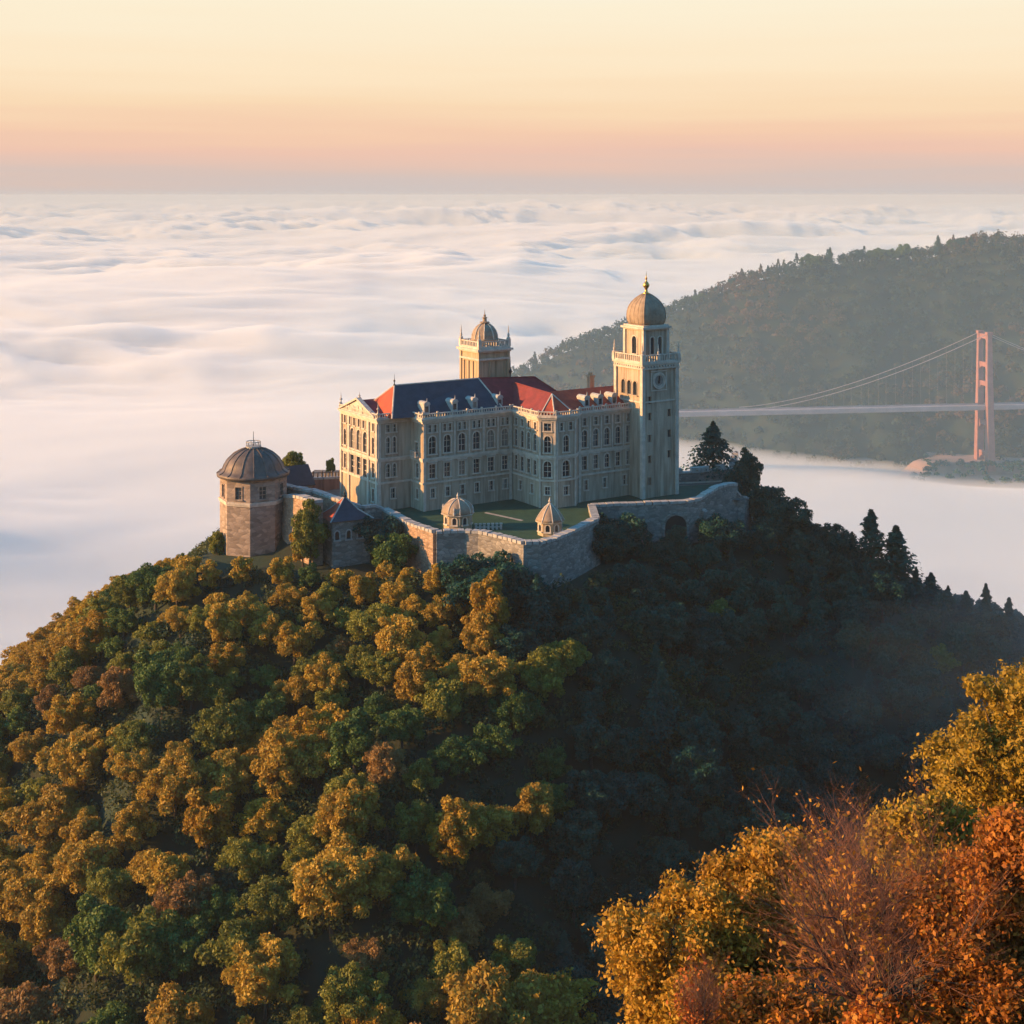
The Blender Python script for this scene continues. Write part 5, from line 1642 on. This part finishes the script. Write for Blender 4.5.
# far hill: the woods as one mass, and the trees one can tell apart on its crest
rf_ = np.random.default_rng(3)
fc = np.stack([rf_.uniform(-260, 720, 9000), rf_.uniform(1330, 1680, 9000)], 1)
fz = far_h(fc[:, 0], fc[:, 1])
fc, fz = fc[fz > -215], fz[fz > -215]
sel = []
gridc = {}
for (x, y), z in zip(fc, fz):
    k = (int(x // 9.5), int(y // 9.5))
    if all((x - a) ** 2 + (y - b) ** 2 > 88 for i in (-1, 0, 1) for j in (-1, 0, 1) for a, b in gridc.get((k[0] + i, k[1] + j), ())):
        gridc.setdefault(k, []).append((x, y)); sel.append((x, y, z))
Q = []
for x, y, z in sel:
    r = rf_.uniform(4.6, 8.4); n = 130
    d = rf_.normal(size=(n, 3)); d /= np.linalg.norm(d, axis=1, keepdims=True); d[:, 2] = np.abs(d[:, 2]) * 1.1 - .25
    if rf_.random() < .12:
        t = rf_.uniform(0, 1, n) ** .7; ph = rf_.uniform(0, 6.28, n); h = r * 2.6
        C = np.stack([x + r * .75 * (1 - t) * np.cos(ph), y + r * .75 * (1 - t) * np.sin(ph), z + h * t], 1)
    else:
        lump = 1 + .25 * np.sin(d[:, 0] * 5 + x) * np.cos(d[:, 1] * 5 + y)
        C = np.array([x, y, z + r * .9]) + d * (r * lump * rf_.uniform(.7, 1.05, n))[:, None] * np.array([1, 1, 1.15])
    Q.append(leaf_quads(C, d, 1.45, rf_))
fm = foliage('far_woodland_leaves', (.012, .042, .030), (.034, .056, .028), (.15, .075, .036), nscale=.009)
woods = link_mesh('woodland', quads_mesh('woodland', np.concatenate(Q), [fm]))
tag(woods, 'dense mixed woodland covering the far hill behind the bridge', 'woods', kind='stuff')
Q = []
for x, y, z, r in SCRUB:
    n = 70; d = rf_.normal(size=(n, 3)); d[:, 2] = np.abs(d[:, 2]); d /= np.linalg.norm(d, axis=1, keepdims=True)
    Q.append(leaf_quads(np.array([x, y, z]) + d * r * rf_.uniform(.6, 1.05, (n, 1)), d, 1.1, rf_))
tag(link_mesh('scrub', quads_mesh('scrub', np.concatenate(Q), [FM['dark green']])), 'dark green scrub along the bank in front of the bridge tower', 'scrub', kind='stuff')
RT = [(700, 297, 0), (716, 291, 1), (733, 283, 0), (768, 265, 1), (788, 266, 1), (802, 258, 1), (812, 253, 0), (830, 247, 1), (843, 252, 1), (861, 249, 0), (876, 247, 0), (892, 248, 0), (904, 243, 0), (915, 247, 1), (938, 235, 1), (952, 239, 0), (961, 237, 0), (971, 236, 1), (640, 322, 0), (600, 335, 1)]
RL = ['round tree on the far crest just right of the clock tower', 'short conifer on the far crest, second tree right of the clock tower', 'round tree on the far crest, third right of the clock tower',
      'conifer starting the row of tall trees on the far crest', 'second conifer in the row of tall trees on the far crest', 'third conifer in the far crest row, before a round tree', 'round tree between two conifers on the far crest',
      'tallest conifer on the far crest, left of a thin one', 'thin spindly conifer on the far crest beside the tallest', 'left tree of the round cluster at the middle of the far crest', 'middle tree of the round cluster on the far crest', 'right tree of the round cluster on the far crest',
      'high round tree on the far crest right of the cluster', 'small conifer in a dip of the far crest', 'lone tall conifer near the top of the far crest', 'round tree right of the lone conifer near the far summit', 'taller round tree just below the far summit', 'thin conifer at the edge of the far summit',
      'round tree on the far crest behind the clock tower lantern', 'conifer on the far crest left of the clock tower']
for (x, y, k), l in zip(RT, RL):
    tree_at(CONI[x % 3] if k else PROTO[x % 8], x, y, FY - 4, 'dark green' if k or x % 2 else 'green', l, 'conifer_tree' if k else 'broadleaf_tree', (11, 9.5, 12.5)[x % 3] if k else 7.6, group='trees on the crest of the far hill', hmin=14, wide=(.8 if x == 843 else 1.35 if k else 1.15))

# undergrowth between the trees
ru = np.random.default_rng(8)
uc = np.stack([ru.uniform(-160, 165, 11000), ru.uniform(140, 300, 11000)], 1)
ud = poly_sdf(uc[:, 0], uc[:, 1], PLATEAU); uc = uc[ud > .8]
uz = hill_h(uc[:, 0], uc[:, 1]); X_, Y_ = project(uc[:, 0], uc[:, 1], uz)
ok = (X_ > -30) & (X_ < 1054) & (Y_ < 1060); uc, uz = uc[ok], uz[ok]
Q = []
for (x, y), z in zip(uc, uz):
    big = ru.random() < .5 and y < 246
    n = 120 if big else 38; r = ru.uniform(1.5, 2.5) if big else ru.uniform(.7, 1.5)
    d = ru.normal(size=(n, 3)); d[:, 2] = np.abs(d[:, 2]); d /= np.linalg.norm(d, axis=1, keepdims=True)
    Q.append(leaf_quads(np.array([x, y, z + (.6 * r if big else 0)]) + d * r * (1 + .22 * np.sin(4 * d[:, :1] + x) * np.cos(4 * d[:, 1:2] + y)) * ru.uniform(.6, 1, (n, 1)), d, .27, ru))
und = link_mesh('undergrowth', quads_mesh('undergrowth', np.concatenate(Q), [foliage('undergrowth_leaves', (.014, .044, .024), (.050, .074, .024), (.095, .10, .024), nscale=.05)]))
tag(und, 'bushes and undergrowth on the forest floor of the hill', 'undergrowth', kind='stuff')

# bushes and leaf litter on the near slope
un = np.stack([ru.uniform(-8, 60, 2600), ru.uniform(8, 78, 2600)], 1)
zn = near_h(un[:, 0], un[:, 1]); Q = []
for (x, y), z in zip(un, zn):
    n = 60; r = ru.uniform(.25, .9)
    d = ru.normal(size=(n, 3)); d[:, 2] = np.abs(d[:, 2]); d /= np.linalg.norm(d, axis=1, keepdims=True)
    Q.append(leaf_quads(np.array([x, y, z]) + d * r * ru.uniform(.4, 1, (n, 1)) * np.array([1.5, 1.5, .8]), d, .12, ru))
nb = link_mesh('ground_cover', quads_mesh('ground_cover', np.concatenate(Q), [foliage('ground_cover_leaves', (.05, .06, .018), (.14, .085, .02), (.26, .13, .02), nscale=.2)]))
tag(nb, 'low bushes and fallen leaves on the near slope under the autumn trees', 'ground cover', kind='stuff')

# ------------------------------------------------------------------ near trees in the lower right corner
def big_tree(label, cx, cy, Y, rpx, rzpx, leaf, seed, nclus=1900, per=30, size=.09, nlobes=46, lobe=.27, bark='bark', name='autumn_tree', top=.1):
    rng = np.random.default_rng(seed)
    c = P(cx, cy, Y); rx = rpx * Y / FPX; rz = rzpx * Y / FPX
    g = float(near_h(c.x, Y)); 
    root = empty(name, (c.x, Y, g))
    tag(root, label, 'tree', 'autumn trees in the near corner')
    zc = c.z - g
    # lobes, leaf sprays on the lobes, leaves round each spray
    L = []
    while len(L) < nlobes:
        d = rng.normal(size=3); d /= np.linalg.norm(d); p = d * (rng.uniform(.2, .75) if rng.random() < .45 else rng.uniform(.7, .95))
        if p[2] < -.85: continue
        w = 1 - top * max(0, p[2]); L.append((p[0] * rx * w, p[1] * rx * w, zc + p[2] * rz, lobe * rx * rng.uniform(.6, 1.3)))
    L = np.array(L)
    wh = rng.choice(nlobes, nclus, p=L[:, 3] ** 2 / (L[:, 3] ** 2).sum())
    d = rng.normal(size=(nclus, 3)); d[:, 2] += .3; d /= np.linalg.norm(d, axis=1, keepdims=True)
    K = L[wh, :3] + d * (L[wh, 3] * rng.uniform(.5, 1.15, nclus))[:, None]
    wk = np.repeat(np.arange(nclus), per)
    spray = rng.uniform(.12, .26, nclus)[wk][:, None]
    C = K[wk] + rng.normal(size=(len(wk), 3)) * spray * np.array([1, 1, .75])
    N = d[wk] * .8
    me = quads_mesh('crown', leaf_quads(C, N, size, rng, .9), [FM2[leaf]])
    o = link_mesh('crown', me, root)
    mb = MB(); th = max(2.0, zc - rz * .45); r = .03 * rx + .1
    mb.tube((0, 0, -2.5), (0, 0, 0), r * 1.3, r, 8); mb.tube((0, 0, 0), (.1, .1, th), r, r * .75, 8)
    for i in range(nlobes):
        p = Vector(L[i, :3]); b = Vector((.1, .1, th * rng.uniform(.75, 1.0))); k = b.lerp(p, .55) + Vector((0, 0, .04 * rz * rng.normal()))
        mb.tube(b, k, r * .38, r * .24, 6); mb.tube(k, p, r * .24, r * .09, 5)
        for j in np.nonzero(wh == i)[0][:16]:
            mb.tube(p, K[j], r * .07, .008, 3)
    mb.build('trunk', M[bark], root)
    return root
FM2 = {
    'gold': foliage('gold_leaves', (.24, .118, .014), (.40, .205, .020), (.48, .285, .028)),
    'ochre': foliage('ochre_leaves', (.20, .13, .014), (.36, .22, .018), (.46, .30, .024)),
    'orange': foliage('orange_leaves', (.30, .095, .014), (.45, .170, .018), (.52, .28, .028)),
    'red': foliage('red_leaves', (.30, .060, .014), (.46, .130, .016), (.52, .22, .02)),
}
big_tree('tall golden autumn tree rising at the right edge above the others', 1036, 782, 66, 112, 120, 'ochre', 31, nclus=3000, per=30, size=.115, nlobes=70, lobe=.22)
big_tree('golden tree with dark gaps filling the gap behind the bare twiggy crown', 922, 846, 60, 58, 54, 'ochre', 32, nclus=1000, per=24, size=.12)
big_tree('golden yellow tree at the left end of the near autumn trees', 690, 972, 47, 84, 90, 'gold', 33, nclus=2100, per=28, size=.085, nlobes=70, lobe=.19)
big_tree('orange-gold tree behind the bare twiggy crown, beside the dark gorge', 772, 905, 49, 62, 76, 'gold', 34, nclus=1500, per=28, size=.09, nlobes=56, lobe=.20)
big_tree('fiery orange-red tree in the right corner nearest the camera', 1016, 945, 37, 104, 132, 'orange', 35, nclus=3200, per=30, size=.075, nlobes=95, lobe=.19, bark='bark_red')
big_tree('low orange tree at the bottom right beneath the bare twigs', 800, 1060, 41, 88, 62, 'orange', 36, nclus=1600, per=24, size=.09, nlobes=46, lobe=.24, bark='bark_red')
big_tree('low red-leaved tree at the bottom between twiggy crown and fiery tree', 915, 1052, 36, 60, 46, 'red', 37, nclus=900, per=24, size=.085, nlobes=30, lobe=.28, bark='bark_red')

def twig_tree(label, bx, by, Y, hpx, spread, seed, leaf, nleaf, stems=8, r0=.11, levels=4):
    rng = np.random.default_rng(seed)
    b = P(bx, by, Y); H = hpx * Y / FPX; g = float(near_h(b.x, Y))
    root = empty('bare_twiggy_tree', (b.x, Y, g)); tag(root, label, 'tree', 'autumn trees in the near corner')
    mb = MB(); tb = MB(); tips = []
    z0 = b.z - g
    mb.tube((0, 0, -2.5), (0, 0, max(.5, z0)), r0 * 2.0, r0 * 1.6, 8)
    def grow(p, d, length, r, lv):
        n = 5 if lv < 2 else 4 if lv == 2 else 3
        tgt = tb if lv >= 2 else mb
        for k in range(n):
            d = (d + Vector(rng.normal(size=3)) * .10 + Vector((0, 0, .05))).normalized()
            q = p + d * (length / n); r1 = r * .82
            tgt.tube(p, q, r, r1, 6 if lv == 0 else 4 if lv == 1 else 3)
            if lv < levels - 1:
                for _ in range(2 if (lv > 0 or k > 0) else 1):
                    ax = Vector(rng.normal(size=3)); ax = (ax - d * ax.dot(d)).normalized()
                    a = rng.uniform(.35, .75)
                    grow(q, (d * math.cos(a) + ax * math.sin(a)).normalized(), length * rng.uniform(.42, .62), r1 * .5, lv + 1)
            if lv == levels - 1: tips.append(tuple(q))
            p, r = q, r1
    for k in range(stems):
        ph = 2 * math.pi * (k + rng.uniform(-.2, .2)) / stems; t = rng.uniform(.15, spread)
        grow(Vector((0, 0, z0)), Vector((math.cos(ph) * t, math.sin(ph) * t, 1)).normalized(), H * rng.uniform(.62, .80), r0, 0)
    mb.build('trunk', M['bark'], root); tb.build('twigs', M['twig'], root)
    T = np.array(tips); w = rng.integers(len(T), size=nleaf)
    w = w[rng.random(len(w)) < sstep(-.25, .35, perlin(T[w][:, 0] * .9 + seed, T[w][:, 2] * .9))]
    C = T[w] + rng.normal(size=(len(w), 3)) * .07
    o = link_mesh('crown', quads_mesh('crown', leaf_quads(C, np.zeros((len(w), 3)) + (0, 0, .4), .07, rng, 1.0), [FM2[leaf]]), root)
    print('TWIGS', len(tb.f), len(T))
M['twig'] = mat('reddish_twigs', (.30, .13, .07), .85, .4, 4.0)
twig_tree('almost bare reddish tree with fanning dark branches between the golden trees', 868, 1015, 38, 176, 1.45, 51, 'orange', 4200, stems=15, r0=.12)
twig_tree('small bare tree with pale twigs in front of the golden tree', 700, 1035, 41, 62, .9, 52, 'red', 1500, stems=6, r0=.05)
